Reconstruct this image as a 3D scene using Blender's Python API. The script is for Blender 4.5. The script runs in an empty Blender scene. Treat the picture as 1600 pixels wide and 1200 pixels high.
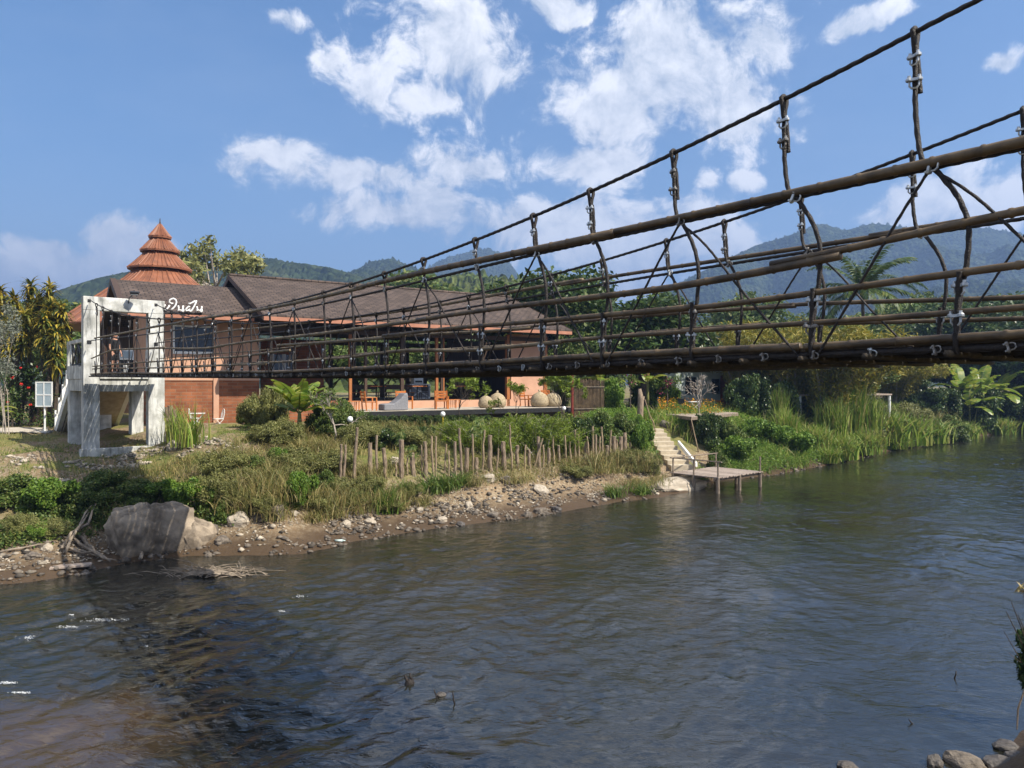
import bpy, math, random
import numpy as np
from mathutils import Vector, Matrix, noise as mnoise

# ------------------------------------------------------------------ camera, world, sun
C = bpy.context.scene
F = 1155.0                      # focal length of the photograph in its own pixels
EYE = 5.5                       # eye height above the water (water is z = 0)
cam_d = bpy.data.cameras.new("camera"); cam = bpy.data.objects.new("camera", cam_d)
C.collection.objects.link(cam); C.camera = cam
cam.location = (0, 0, EYE); cam.rotation_euler = (math.radians(90), 0, 0)
cam_d.sensor_width = 36; cam_d.lens = 36 * F / 1600
cam_d.clip_start = 0.1; cam_d.clip_end = 8000

SUN_AZ, SUN_EL = math.radians(120), math.radians(46)
sd = Vector((math.sin(SUN_AZ) * math.cos(SUN_EL), math.cos(SUN_AZ) * math.cos(SUN_EL), math.sin(SUN_EL)))
sun_d = bpy.data.lights.new("sun", 'SUN'); sun_d.energy = 5.0; sun_d.angle = math.radians(0.5); sun_d.color = (1.0, 0.93, 0.80)
sun = bpy.data.objects.new("sun", sun_d); C.collection.objects.link(sun)
sun.rotation_euler = sd.to_track_quat('Z', 'Y').to_euler()
C.view_settings.view_transform = 'Standard'; C.view_settings.look = 'None'
C.view_settings.exposure = 1.0; C.view_settings.gamma = 1.0; C.view_settings.use_curve_mapping = False
C.render.engine = 'CYCLES'
cy = C.cycles
cy.max_bounces = 6; cy.diffuse_bounces = 3; cy.glossy_bounces = 3; cy.transmission_bounces = 4
cy.transparent_max_bounces = 6; cy.volume_bounces = 0; cy.use_denoising = True; cy.caustics_reflective = False; cy.caustics_refractive = False
cy.sample_clamp_indirect = 4.0

world = bpy.data.worlds.new("World"); C.world = world; world.use_nodes = True
SKY_STRENGTH = 0.092
def build_world():
    nt = world.node_tree; nt.nodes.clear(); N = nt.nodes; L = nt.links
    def n(t, **k):
        x = N.new(t)
        for a, b in k.items(): setattr(x, a, b)
        return x
    def mth(op, a, b=None, clamp=False):
        m = n('ShaderNodeMath', operation=op, use_clamp=clamp)
        for i, q in enumerate((a, b)):
            if q is None: continue
            if isinstance(q, (int, float)): m.inputs[i].default_value = q
            else: L.new(q, m.inputs[i])
        return m.outputs[0]
    def vm(op, a, b=None, c=None, out=0):
        m = n('ShaderNodeVectorMath', operation=op)
        for i, q in enumerate((a, b, c)):
            if q is None: continue
            if isinstance(q, (tuple, list)): m.inputs[i].default_value = q
            else: L.new(q, m.inputs[i])
        return m.outputs[out]
    out = n('ShaderNodeOutputWorld'); bg = n('ShaderNodeBackground'); bg.inputs[1].default_value = SKY_STRENGTH
    L.new(bg.outputs[0], out.inputs[0])
    sky = n('ShaderNodeTexSky', sky_type='NISHITA'); sky.sun_disc = False
    sky.sun_elevation = SUN_EL; sky.sun_rotation = SUN_AZ; sky.air_density = 1.0; sky.dust_density = 1.7; sky.ozone_density = 2.0
    hs = n('ShaderNodeHueSaturation'); hs.inputs['Saturation'].default_value = 1.3; hs.inputs['Value'].default_value = 0.92
    L.new(sky.outputs[0], hs.inputs['Color'])
    tc = n('ShaderNodeTexCoord'); d = tc.outputs['Generated']
    sx = n('ShaderNodeSeparateXYZ'); L.new(d, sx.inputs[0])
    az = mth('ARCTAN2', sx.outputs[0], sx.outputs[1]); el = mth('ARCSINE', sx.outputs[2])
    cb = n('ShaderNodeCombineXYZ'); L.new(az, cb.inputs[0]); L.new(el, cb.inputs[1])
    # break up the outlines of the cloud masses
    def fbm(vec, scale, detail, rough=0.55, col=False, dist=0.0):
        t = n('ShaderNodeTexNoise'); t.inputs['Scale'].default_value = scale; t.inputs['Detail'].default_value = detail
        t.inputs['Roughness'].default_value = rough; t.inputs['Distortion'].default_value = dist
        L.new(vec, t.inputs['Vector']); return t.outputs[1 if col else 0]
    w = vm('MULTIPLY_ADD', vm('SUBTRACT', fbm(cb.outputs[0], 5, 3, col=True), (.5, .5, .5)), (.13, .10, 0), cb.outputs[0])
    blobs = [(690,85,120,85),(585,120,80,48),(735,50,75,50),(520,80,32,30),(660,150,95,34),
             (960,150,115,75),(1120,175,115,62),(1060,45,115,80),(1210,62,48,34),(930,250,115,32),(1010,110,100,80),
             (435,252,45,26),(530,285,115,28),(730,265,75,34),(600,338,115,30),(680,318,50,40),
             (880,362,125,42),(1010,385,150,48),(1090,297,26,20),(1165,290,32,18),(1545,103,38,13),
             (1450,318,85,42),(1560,342,75,42),(55,376,42,16),(185,382,62,28),(100,415,130,30),(860,8,55,20),(440,15,40,12),(1345,30,70,16)]
    cur = None
    for (x, y, rx, ry) in blobs:
        v = Vector((x - 800, F, 600 - y)); l = v.length
        a = math.atan2(v.x, v.y); e = math.asin(v.z / l)
        ca = 1.0 / math.sqrt(1 + ((x - 800) / F) ** 2)
        kx = F / (1.32 * rx * ca * ca); ky = F / (1.32 * ry * ca)
        q = vm('LENGTH', vm('MULTIPLY_ADD', w, (kx, ky, 0), (-a * kx, -e * ky, 0)), out=1)
        q = mth('SUBTRACT', 1.22 if y > 350 else 1.0, q)
        cur = q if cur is None else mth('MAXIMUM', cur, q)
    f1 = fbm(w, 12, 12, .66)
    # unseen clouds added over the rest of the sky to brighten the water
    gen = mth('MULTIPLY', mth('SUBTRACT', fbm(vm('MULTIPLY', d, (2.4, 2.4, 4.5)), 1.0, 5), .38), 4.0)
    far = mth('MAXIMUM', mth('MULTIPLY', mth('SUBTRACT', mth('ABSOLUTE', az), .66), 6, True), mth('MULTIPLY', mth('SUBTRACT', el, .52), 6, True))
    gen = mth('SUBTRACT', mth('MULTIPLY', gen, far), mth('MULTIPLY', mth('SUBTRACT', 1.0, far), 1.0))
    cur = mth('MAXIMUM', cur, gen)
    dens = mth('ADD', mth('ADD', mth('MULTIPLY', cur, 2.1), -.10), mth('MULTIPLY', mth('SUBTRACT', f1, .51), 7.0))
    mr = n('ShaderNodeMapRange', interpolation_type='SMOOTHSTEP'); L.new(dens, mr.inputs[0])
    mr.inputs[1].default_value = -0.1; mr.inputs[2].default_value = 1.15
    # thin high veil
    veil = mth('MULTIPLY', mth('SUBTRACT', fbm(vm('MULTIPLY', cb.outputs[0], (2.2, 5.0, 1)), 2.0, 6, .6), .42), 1.1, True)
    # light and shade inside the cloud: compare it with itself a little nearer the sun
    f2 = fbm(vm('ADD', w, (.014, .020, 0)), 12, 8, .62)
    f3 = fbm(vm('ADD', w, (.0, .0, 2.3)), 6, 5, .55)
    lit = mth('ADD', .52, mth('MULTIPLY', mth('SUBTRACT', f1, f2), 2.6))
    lit = mth('ADD', lit, mth('MULTIPLY', mth('SUBTRACT', f3, .45), 2.2), True)
    mx = n('ShaderNodeMix', data_type='RGBA'); L.new(lit, mx.inputs[0])
    k = 1.0 / SKY_STRENGTH
    mx.inputs[6].default_value = (.25*k, .295*k, .36*k, 1); mx.inputs[7].default_value = (.74*k, .73*k, .72*k, 1)
    m0 = n('ShaderNodeMix', data_type='RGBA'); L.new(mth('MULTIPLY', veil, .30), m0.inputs[0]); L.new(hs.outputs[0], m0.inputs[6]); m0.inputs[7].default_value = (.36*k, .41*k, .49*k, 1)
    m2 = n('ShaderNodeMix', data_type='RGBA'); L.new(mth('MULTIPLY', mr.outputs[0], .96), m2.inputs[0])
    L.new(m0.outputs[2], m2.inputs[6]); L.new(mx.outputs[2], m2.inputs[7])
    L.new(m2.outputs[2], bg.inputs[0])
build_world()
world.cycles.sampling_method = 'MANUAL'; world.cycles.sample_map_resolution = 512

# ------------------------------------------------------------------ helpers
col = C.collection
def link(o, parent=None):
    col.objects.link(o)
    if parent is not None: o.parent = parent
    return o
def tag(o, label=None, cat=None, group=None, kind=None):
    if label: o['label'] = label
    if cat: o['category'] = cat
    if group: o['group'] = group
    if kind: o['kind'] = kind
    return o
def thing(name, label, cat, loc=(0, 0, 0), rz=0, group=None):
    o = bpy.data.objects.new(name, None); o.empty_display_size = .2
    link(o); o.location = loc; o.rotation_euler = (0, 0, rz)
    return tag(o, label, cat, group)
KIDS = {}
def copy_tree(o, parent=None):
    c = o.copy(); link(c, parent)
    for ch in o.children: copy_tree(ch, c)
    return c
def dup(o, loc, rz=0, scale=None, label=None, group=None):
    c = copy_tree(o); c.location = loc; c.rotation_euler = (0, 0, rz)
    if scale is not None: c.scale = scale if not isinstance(scale, (int, float)) else (scale,) * 3
    if label: c['label'] = label
    if group: c['group'] = group
    return c
def root_loc(p):
    v = Vector((0, 0, 0))
    while p is not None:
        v += Vector(p.location); p = p.parent
    return v
def np_obj(name, V, Fc, mat, parent=None, smooth=False, local=False):
    V = np.asarray(V, dtype=np.float32).reshape(-1, 3); Fc = np.asarray(Fc, dtype=np.int32)
    if parent is not None and not local: V = V - np.array(root_loc(parent), dtype=np.float32)
    k = Fc.shape[1]; me = bpy.data.meshes.new(name)
    me.vertices.add(len(V)); me.vertices.foreach_set('co', V.ravel())
    me.loops.add(Fc.size); me.loops.foreach_set('vertex_index', Fc.ravel())
    me.polygons.add(len(Fc)); me.polygons.foreach_set('loop_start', np.arange(0, Fc.size, k, dtype=np.int32))
    if smooth: me.polygons.foreach_set('use_smooth', np.ones(len(Fc), dtype=bool))
    me.update(calc_edges=True); me.validate()
    me.materials.append(mat)
    return link(bpy.data.objects.new(name, me), parent)
class MB:
    def __init__(s): s.v = []; s.f = []
    def add(s, vs, fs):
        b = len(s.v); s.v += [tuple(p) for p in vs]; s.f += [tuple(b + i for i in q) for q in fs]; return s
    def obox(s, o, ex, ey, ez):
        o, ex, ey, ez = map(Vector, (o, ex, ey, ez))
        vs = [o, o+ex, o+ex+ey, o+ey, o+ez, o+ex+ez, o+ex+ey+ez, o+ey+ez]
        fs = [(0,3,2,1),(4,5,6,7),(0,1,5,4),(1,2,6,5),(2,3,7,6),(3,0,4,7)]
        if ex.cross(ey).dot(ez) < 0: fs = [q[::-1] for q in fs]
        return s.add(vs, fs)
    def box(s, c, size, rz=0, tilt=None):
        R = Matrix.Rotation(rz, 3, 'Z')
        if tilt: R = R @ Matrix.Rotation(tilt[0], 3, tilt[1])
        ex, ey, ez = (R @ Vector(q) for q in ((size[0],0,0),(0,size[1],0),(0,0,size[2])))
        return s.obox(Vector(c) - (ex+ey+ez)/2, ex, ey, ez)
    def tube(s, pts, r, n=6, cap=True):
        pts = [Vector(p) for p in pts]; m = len(pts)
        rs = r if isinstance(r, (list, tuple)) else [r]*m
        t0 = (pts[1]-pts[0]).normalized()
        up = Vector((0,0,1)) if abs(t0.z) < .9 else Vector((1,0,0))
        u = t0.cross(up).normalized(); vs = []
        for i in range(m):
            t = (pts[min(i+1,m-1)] - pts[max(i-1,0)])
            t = t.normalized() if t.length > 1e-9 else t0
            u = (u - t*u.dot(t)); u = u.normalized() if u.length > 1e-6 else t.orthogonal().normalized()
            w = t.cross(u)
            for k in range(n):
                a = 2*math.pi*k/n; vs.append(pts[i] + (u*math.cos(a) + w*math.sin(a))*rs[i])
        fs = [(i*n+k, i*n+(k+1)%n, (i+1)*n+(k+1)%n, (i+1)*n+k) for i in range(m-1) for k in range(n)]
        if cap: fs += [tuple(range(n-1,-1,-1)), tuple((m-1)*n+k for k in range(n))]
        return s.add(vs, fs)
    def rope(s, pts, r, step=.013, pitch=.12, n=9):
        """a wire rope: three lobes twisting along the path"""
        P = [Vector(p) for p in pts]; Ls = [0.0]
        for a, b in zip(P[:-1], P[1:]): Ls.append(Ls[-1]+(b-a).length)
        m = max(3, int(Ls[-1]/step)); q = []; j = 0
        for i in range(m+1):
            d = Ls[-1]*i/m
            while j < len(P)-2 and Ls[j+1] < d: j += 1
            f = (d-Ls[j])/max(1e-9, Ls[j+1]-Ls[j])
            p0, p1, p2, p3 = P[max(j-1,0)], P[j], P[j+1], P[min(j+2,len(P)-1)]
            q.append(.5*((2*p1)+(p2-p0)*f+(2*p0-5*p1+4*p2-p3)*f*f+(3*p1-p0-3*p2+p3)*f**3))
        b0 = len(s.v); s.tube(q, r, n)
        for i in range(m+1):
            for k in range(n):
                v = Vector(s.v[b0+i*n+k]); o = v-q[i]; s.v[b0+i*n+k] = tuple(q[i]+o*(1+.11*math.cos(3*(2*math.pi*k/n)+2*math.pi*(Ls[-1]*i/m)/pitch*1.0)))
        return s
    def lathe(s, c, prof, n=16):
        c = Vector(c); vs = [c+Vector((r*math.cos(2*math.pi*k/n), r*math.sin(2*math.pi*k/n), z)) for r, z in prof for k in range(n)]
        m = len(prof); fs = [(i*n+k, i*n+(k+1)%n, (i+1)*n+(k+1)%n, (i+1)*n+k) for i in range(m-1) for k in range(n)]
        fs += [tuple(range(n-1,-1,-1)), tuple((m-1)*n+k for k in range(n))]
        return s.add(vs, fs)
    def build(s, name, mat, parent=None, smooth=False, bevel=0, local=False):
        me = bpy.data.meshes.new(name)
        off = Vector((0,0,0)) if (parent is None or local) else root_loc(parent)
        me.from_pydata([(p[0]-off.x, p[1]-off.y, p[2]-off.z) for p in s.v], [], s.f); me.update()
        if smooth: me.polygons.foreach_set('use_smooth', [True]*len(me.polygons))
        me.materials.append(mat); o = link(bpy.data.objects.new(name, me), parent)
        if bevel:
            m = o.modifiers.new('bevel', 'BEVEL'); m.width = bevel; m.segments = 2; m.limit_method = 'ANGLE'
        return o
rng = np.random.default_rng(7); random.seed(11)
def vnoise(x, y, seed=0):
    x = np.asarray(x, float); y = np.asarray(y, float)
    xi = np.floor(x).astype(np.int64); yi = np.floor(y).astype(np.int64); fx = x-xi; fy = y-yi
    fx = fx*fx*(3-2*fx); fy = fy*fy*(3-2*fy)
    def h(a, b):
        q = (a*374761393 + b*668265263 + seed*982451653) & 0x7fffffff
        q = ((q ^ (q >> 13))*1274126177) & 0x7fffffff
        return ((q ^ (q >> 16)) & 0xffff)/65535.0
    return (h(xi,yi)*(1-fx)+h(xi+1,yi)*fx)*(1-fy) + (h(xi,yi+1)*(1-fx)+h(xi+1,yi+1)*fx)*fy
def fbm2(x, y, oct=4, seed=0):
    s = 0; a = .5
    for i in range(oct): s = s + a*(vnoise(x, y, seed+i)-.5); x = np.asarray(x)*2.03; y = np.asarray(y)*2.03; a *= .5
    return s*2
def px(x, y, Y):   # the place at depth Y that the photograph shows at (x, y)
    return Vector(((x-800)/F*Y, Y, EYE + (600-y)/F*Y))

# ------------------------------------------------------------------ materials
def newmat(name):
    m = bpy.data.materials.new(name); m.use_nodes = True; nt = m.node_tree
    return m, nt, nt.nodes, nt.links, nt.nodes['Principled BSDF']
def mat(name, c, c2=None, rough=.7, scale=4, detail=5, bump=0, bscale=None, metal=0, stretch=None, spec=.4, ramp=(.35,.65)):
    m, nt, N, L, b = newmat(name)
    b.inputs['Roughness'].default_value = rough; b.inputs['Metallic'].default_value = metal; b.inputs['Specular IOR Level'].default_value = spec
    c = tuple(c)+(1,); c2 = tuple(c2)+(1,) if c2 else tuple(q*.72 for q in c[:3])+(1,)
    tc = N.new('ShaderNodeTexCoord'); v = tc.outputs['Object']
    if stretch:
        mp = N.new('ShaderNodeMapping'); mp.inputs['Scale'].default_value = stretch; L.new(v, mp.inputs[0]); v = mp.outputs[0]
    t = N.new('ShaderNodeTexNoise'); t.inputs['Scale'].default_value = scale; t.inputs['Detail'].default_value = detail; t.inputs['Roughness'].default_value = .6
    L.new(v, t.inputs['Vector'])
    r = N.new('ShaderNodeValToRGB'); r.color_ramp.elements[0].position = ramp[0]; r.color_ramp.elements[1].position = ramp[1]
    r.color_ramp.elements[0].color = c2; r.color_ramp.elements[1].color = c
    L.new(t.outputs[0], r.inputs[0]); L.new(r.outputs[0], b.inputs['Base Color'])
    if bump:
        t2 = N.new('ShaderNodeTexNoise'); t2.inputs['Scale'].default_value = bscale or scale*4; t2.inputs['Detail'].default_value = 6
        L.new(v, t2.inputs['Vector']); bp = N.new('ShaderNodeBump'); bp.inputs['Strength'].default_value = bump; bp.inputs['Distance'].default_value = .03
        L.new(t2.outputs[0], bp.inputs['Height']); L.new(bp.outputs[0], b.inputs['Normal'])
    return m
def leafmat(name, cols, trans=.3, rough=.5):
    """each leaf its own tone; thin leaves let light through"""
    m, nt, N, L, b = newmat(name)
    g = N.new('ShaderNodeNewGeometry'); r = N.new('ShaderNodeValToRGB'); r.color_ramp.interpolation = 'LINEAR'
    el = r.color_ramp.elements
    while len(el) < len(cols): el.new(.5)
    for i, c in enumerate(cols): el[i].position = i/max(1, len(cols)-1); el[i].color = tuple(c)+(1,)
    L.new(g.outputs['Random Per Island'], r.inputs[0])
    tc = N.new('ShaderNodeTexCoord'); t = N.new('ShaderNodeTexNoise'); t.inputs['Scale'].default_value = .9; t.inputs['Detail'].default_value = 2
    L.new(tc.outputs['Object'], t.inputs['Vector'])
    hs = N.new('ShaderNodeHueSaturation'); L.new(r.outputs[0], hs.inputs['Color'])
    mr = N.new('ShaderNodeMapRange'); mr.inputs[1].default_value = .3; mr.inputs[2].default_value = .7; mr.inputs[3].default_value = .75; mr.inputs[4].default_value = 1.25
    L.new(t.outputs[0], mr.inputs[0]); L.new(mr.outputs[0], hs.inputs['Value'])
    L.new(hs.outputs[0], b.inputs['Base Color']); b.inputs['Roughness'].default_value = rough; b.inputs['Specular IOR Level'].default_value = .35
    tr = N.new('ShaderNodeBsdfTranslucent'); L.new(hs.outputs[0], tr.inputs[0])
    mx = N.new('ShaderNodeMixShader'); mx.inputs[0].default_value = trans
    L.new(b.outputs[0], mx.inputs[1]); L.new(tr.outputs[0], mx.inputs[2])
    L.new(mx.outputs[0], N['Material Output'].inputs[0])
    return m
M = {}
def concrete_mat():
    m, nt, N, L, b = newmat('weathered_concrete'); b.inputs['Roughness'].default_value = .9; b.inputs['Specular IOR Level'].default_value = .2
    tc = N.new('ShaderNodeTexCoord')
    def nz(scale, st, d=6):
        mp = N.new('ShaderNodeMapping'); mp.inputs['Scale'].default_value = st; L.new(tc.outputs['Object'], mp.inputs[0])
        t = N.new('ShaderNodeTexNoise'); t.inputs['Scale'].default_value = scale; t.inputs['Detail'].default_value = d; t.inputs['Roughness'].default_value = .65
        L.new(mp.outputs[0], t.inputs[0]); return t.outputs[0]
    r1 = N.new('ShaderNodeValToRGB'); e = r1.color_ramp.elements
    e[0].position = .36; e[0].color = (.27,.275,.265,1); e[1].position = .56; e[1].color = (.64,.64,.61,1); x = e.new(.45); x.color = (.48,.48,.46,1)
    L.new(nz(2.2, (1.6,1.6,.22)), r1.inputs[0])
    r2 = N.new('ShaderNodeValToRGB'); e = r2.color_ramp.elements; e[0].position = .40; e[0].color = (.62,.62,.60,1); e[1].position = .58; e[1].color = (1,1,1,1)
    L.new(nz(1.6, (1,1,1), 8), r2.inputs[0])
    mx = N.new('ShaderNodeMix'); mx.data_type = 'RGBA'; mx.blend_type = 'MULTIPLY'; mx.inputs[0].default_value = 1
    L.new(r1.outputs[0], mx.inputs[6]); L.new(r2.outputs[0], mx.inputs[7]); L.new(mx.outputs[2], b.inputs['Base Color'])
    bp = N.new('ShaderNodeBump'); bp.inputs['Strength'].default_value = .25; bp.inputs['Distance'].default_value = .03
    L.new(nz(9, (1,1,.4)), bp.inputs['Height']); L.new(bp.outputs[0], b.inputs['Normal'])
    return m
def tile_mat(name, mapping_rot, c1, c2, mortar, bw, bh, msize, rough=.85, bump=.4, rotz=0, squash=.5):
    """bricks or shingles, laid in the plane of the surface (object space, after a rotation)"""
    m, nt, N, L, b = newmat(name); b.inputs['Roughness'].default_value = rough; b.inputs['Specular IOR Level'].default_value = .25
    tc = N.new('ShaderNodeTexCoord')
    m1 = N.new('ShaderNodeMapping'); m1.inputs['Rotation'].default_value = (0, 0, rotz); L.new(tc.outputs['Object'], m1.inputs[0])
    m2 = N.new('ShaderNodeMapping'); m2.inputs['Rotation'].default_value = mapping_rot; L.new(m1.outputs[0], m2.inputs[0])
    t = N.new('ShaderNodeTexBrick'); t.inputs['Scale'].default_value = 1; t.inputs['Brick Width'].default_value = bw; t.inputs['Row Height'].default_value = bh
    t.inputs['Mortar Size'].default_value = msize; t.inputs['Mortar Smooth'].default_value = .3; t.inputs['Bias'].default_value = 0; t.offset = squash
    t.inputs['Color1'].default_value = tuple(c1)+(1,); t.inputs['Color2'].default_value = tuple(c2)+(1,); t.inputs['Mortar'].default_value = tuple(mortar)+(1,)
    L.new(m2.outputs[0], t.inputs[0])
    nz = N.new('ShaderNodeTexNoise'); nz.inputs['Scale'].default_value = 1.3; nz.inputs['Detail'].default_value = 6; L.new(tc.outputs['Object'], nz.inputs[0])
    mr = N.new('ShaderNodeMapRange'); mr.inputs[1].default_value = .3; mr.inputs[2].default_value = .7; mr.inputs[3].default_value = .7; mr.inputs[4].default_value = 1.2; L.new(nz.outputs[0], mr.inputs[0])
    hs = N.new('ShaderNodeHueSaturation'); L.new(t.outputs[0], hs.inputs['Color']); L.new(mr.outputs[0], hs.inputs['Value']); L.new(hs.outputs[0], b.inputs['Base Color'])
    bp = N.new('ShaderNodeBump'); bp.inputs['Strength'].default_value = bump; bp.inputs['Distance'].default_value = .02; bp.invert = True
    L.new(t.outputs['Fac'], bp.inputs['Height']); L.new(bp.outputs[0], b.inputs['Normal'])
    return m
BANG = math.atan2(.555, .832)      # the cafe's front runs this way
M['concrete'] = concrete_mat()
M['cable'] = mat('rusty_black_cable', (.030,.022,.019), (.012,.010,.010), .55, 30, bump=.5, bscale=90, spec=.35)
M['galv'] = mat('galvanised_steel', (.55,.57,.58), (.33,.35,.36), .42, 25, metal=.75)
M['galv_dull'] = mat('dull_stained_steel', (.30,.30,.295), (.13,.105,.085), .55, 30, metal=.6)
M['bamboo'] = mat('dried_bamboo', (.15,.103,.056), (.048,.033,.020), .5, 3.5, bump=.25, bscale=14)
M['bamboo_pale'] = mat('sun_bleached_bamboo', (.20,.152,.09), (.072,.052,.031), .55, 3.5, bump=.25, bscale=14)
M['deckwood'] = mat('dark_damp_bamboo_deck', (.075,.055,.035), (.03,.023,.017), .8, 5, bump=.6)
M['black'] = mat('black_paint', (.018,.018,.019), (.010,.010,.011), .5, 8)
M['white'] = mat('white_paint', (.78,.78,.76), (.66,.66,.64), .5, 3)
M['plaster'] = mat('peach_plaster', (.55,.32,.215), (.46,.26,.17), .85, 1.5, bump=.1)
M['fascia'] = mat('orange_fascia_board', (.42,.185,.115), (.33,.14,.085), .6, 2)
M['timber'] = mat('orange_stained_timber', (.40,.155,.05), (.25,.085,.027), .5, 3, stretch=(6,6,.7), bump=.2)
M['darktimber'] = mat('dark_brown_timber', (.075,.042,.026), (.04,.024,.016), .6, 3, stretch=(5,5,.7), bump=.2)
M['greywood'] = mat('weathered_grey_wood', (.27,.215,.165), (.12,.09,.066), .85, 5, stretch=(5,5,.8), bump=.6, bscale=12)
M['stake'] = mat('rough_stake_wood', (.33,.25,.175), (.14,.10,.07), .9, 6, stretch=(4,4,.8), bump=.8, bscale=14)
M['stake_pale'] = mat('pale_stick_wood', (.36,.27,.175), (.19,.14,.09), .9, 6, stretch=(4,4,.8), bump=.6, bscale=14)
M['orangewood'] = mat('orange_varnished_wood', (.52,.18,.045), (.36,.115,.03), .4, 5, stretch=(5,5,1), bump=.15)
M['plank'] = mat('bleached_dock_planks', (.42,.35,.29), (.24,.18,.145), .85, 3, stretch=(1,6,1), bump=.4)
M['brick'] = tile_mat('red_brick', (math.radians(90),0,0), (.31,.115,.052), (.21,.072,.034), (.22,.13,.085), .52, .17, .018, rotz=-BANG)
M['shingle'] = tile_mat('brown_asphalt_shingles', (0,0,0), (.072,.052,.043), (.115,.083,.068), (.026,.021,.019), .45, .24, .030, rotz=-BANG, bump=.6)
M['orange_roof'] = mat('orange_metal_roof', (.27,.10,.048), (.17,.066,.034), .55, 1.6, bump=.15)
M['rock'] = mat('grey_brown_rock', (.21,.175,.14), (.075,.062,.050), .9, 2.2, 8, bump=.7, bscale=6)
M['boulder'] = mat('cracked_brown_masonry', (.34,.275,.205), (.12,.095,.07), .95, 1.3, 12, bump=1.0, bscale=5, ramp=(.40,.60))
M['rock_pale'] = mat('pale_river_stone', (.46,.40,.32), (.28,.235,.18), .9, 3, 8, bump=.5, bscale=8)
M['rock_dark'] = mat('dark_wet_stone', (.12,.105,.095), (.05,.044,.04), .6, 3, 8, bump=.5, bscale=8)
M['wood_drift'] = mat('bleached_driftwood', (.33,.27,.205), (.14,.11,.08), .9, 4, bump=.5)
M['bark'] = mat('tree_bark', (.13,.10,.075), (.06,.046,.035), .95, 6, stretch=(3,3,.6), bump=.8)
M['bark_pale'] = mat('pale_smooth_bark', (.42,.37,.32), (.24,.20,.165), .85, 6, bump=.4)
M['path'] = mat('pale_concrete_path', (.46,.41,.34), (.34,.30,.245), .9, 2, 8, bump=.3)
M['greyfabric'] = mat('grey_beanbag_fabric', (.23,.23,.245), (.17,.17,.185), .8, 12, bump=.3)
M['burlap'] = mat('burlap_sacking', (.42,.34,.22), (.27,.21,.13), .95, 9, bump=.8, bscale=40)
M['skin'] = mat('skin', (.50,.27,.185), (.44,.23,.155), .55, 10)
M['blackcloth'] = mat('black_cotton', (.014,.014,.016), (.009,.009,.010), .9, 10)
M['hair'] = mat('dark_hair', (.03,.02,.015), None, .6, 20)
M['palegreen'] = mat('pale_green_wall', (.50,.57,.53), (.42,.48,.45), .8, 1.5)
M['red'] = mat('dark_red_paint', (.20,.03,.02), (.13,.02,.015), .5, 3)
M['glassdark'] = mat('dark_window_glass', (.012,.014,.015), (.008,.009,.01), .06, 2, spec=.6)
M['boardglass'] = mat('grey_blue_notice_sheet', (.36,.43,.47), (.28,.35,.39), .35, 3)
M['lampglobe'] = mat('white_lamp_globe', (.80,.80,.79), (.72,.72,.72), .25, 3)
M['yellow'] = mat('yellow_paint', (.65,.45,.03), (.5,.33,.02), .5, 3)
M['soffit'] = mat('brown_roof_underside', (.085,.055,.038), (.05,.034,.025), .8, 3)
M['stairpale'] = mat('sandy_concrete_steps', (.50,.43,.32), (.36,.30,.215), .9, 3, 8, bump=.3)
M['plastic'] = mat('clear_plastic', (.55,.66,.62), (.45,.55,.52), .15, 5)
M['foam'] = mat('white_water_foam', (.75,.77,.78), (.55,.58,.6), .6, 9)
G = lambda *c: c
M['lf_dark'] = leafmat('dark_glossy_leaves', [(.022,.048,.011),(.042,.078,.017),(.068,.108,.026),(.12,.145,.035)], .25, .38)
M['lf_mid'] = leafmat('mid_green_leaves', [(.045,.085,.017),(.08,.13,.024),(.125,.175,.036),(.19,.20,.055)], .3)
M['lf_bright'] = leafmat('bright_green_leaves', [(.070,.145,.018),(.11,.20,.024),(.16,.26,.032),(.22,.30,.05)], .35)
M['lf_olive'] = leafmat('pale_olive_leaves', [(.10,.115,.032),(.16,.175,.05),(.23,.23,.075),(.30,.28,.10)], .3)
M['lf_yellow'] = leafmat('yellow_green_feathery_leaves', [(.10,.12,.014),(.17,.17,.018),(.26,.22,.025),(.34,.26,.035)], .3)
M['lf_fern'] = leafmat('ferny_green_leaves', [(.075,.125,.010),(.12,.18,.013),(.17,.23,.018),(.23,.27,.035)], .35)
M['lf_drac'] = leafmat('green_and_yellow_strap_leaves', [(.020,.042,.010),(.045,.075,.014),(.16,.16,.02),(.42,.32,.035),(.52,.38,.06)], .3)
M['lf_dry'] = leafmat('dry_straw_leaves', [(.24,.18,.08),(.33,.25,.11),(.42,.34,.16),(.15,.16,.05)], .3)
M['grass_dry'] = leafmat('dry_grass', [(.25,.195,.075),(.34,.265,.11),(.15,.16,.04),(.42,.34,.15),(.10,.135,.028),(.20,.195,.06)], .3)
M['grass_green'] = leafmat('fresh_grass', [(.050,.105,.016),(.085,.15,.022),(.13,.20,.03),(.20,.23,.05)], .35)
M['grass_tall'] = leafmat('tall_reed_grass', [(.10,.19,.022),(.17,.27,.035),(.25,.34,.055),(.33,.34,.09),(.38,.33,.14)], .35)
M['lf_red'] = leafmat('red_petals', [(.45,.015,.01),(.6,.03,.02)], .2)
M['lf_orange'] = leafmat('orange_petals', [(.65,.24,.01),(.70,.36,.02),(.6,.15,.01)], .3)
M['lf_white'] = leafmat('white_petals', [(.7,.7,.68),(.6,.6,.62)], .2)
M['lf_silver'] = leafmat('grey_green_leaves', [(.10,.115,.085),(.17,.185,.14),(.25,.26,.21)], .25)
M['lf_purple'] = leafmat('magenta_bracts', [(.28,.02,.09),(.38,.04,.14)], .25)
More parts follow.
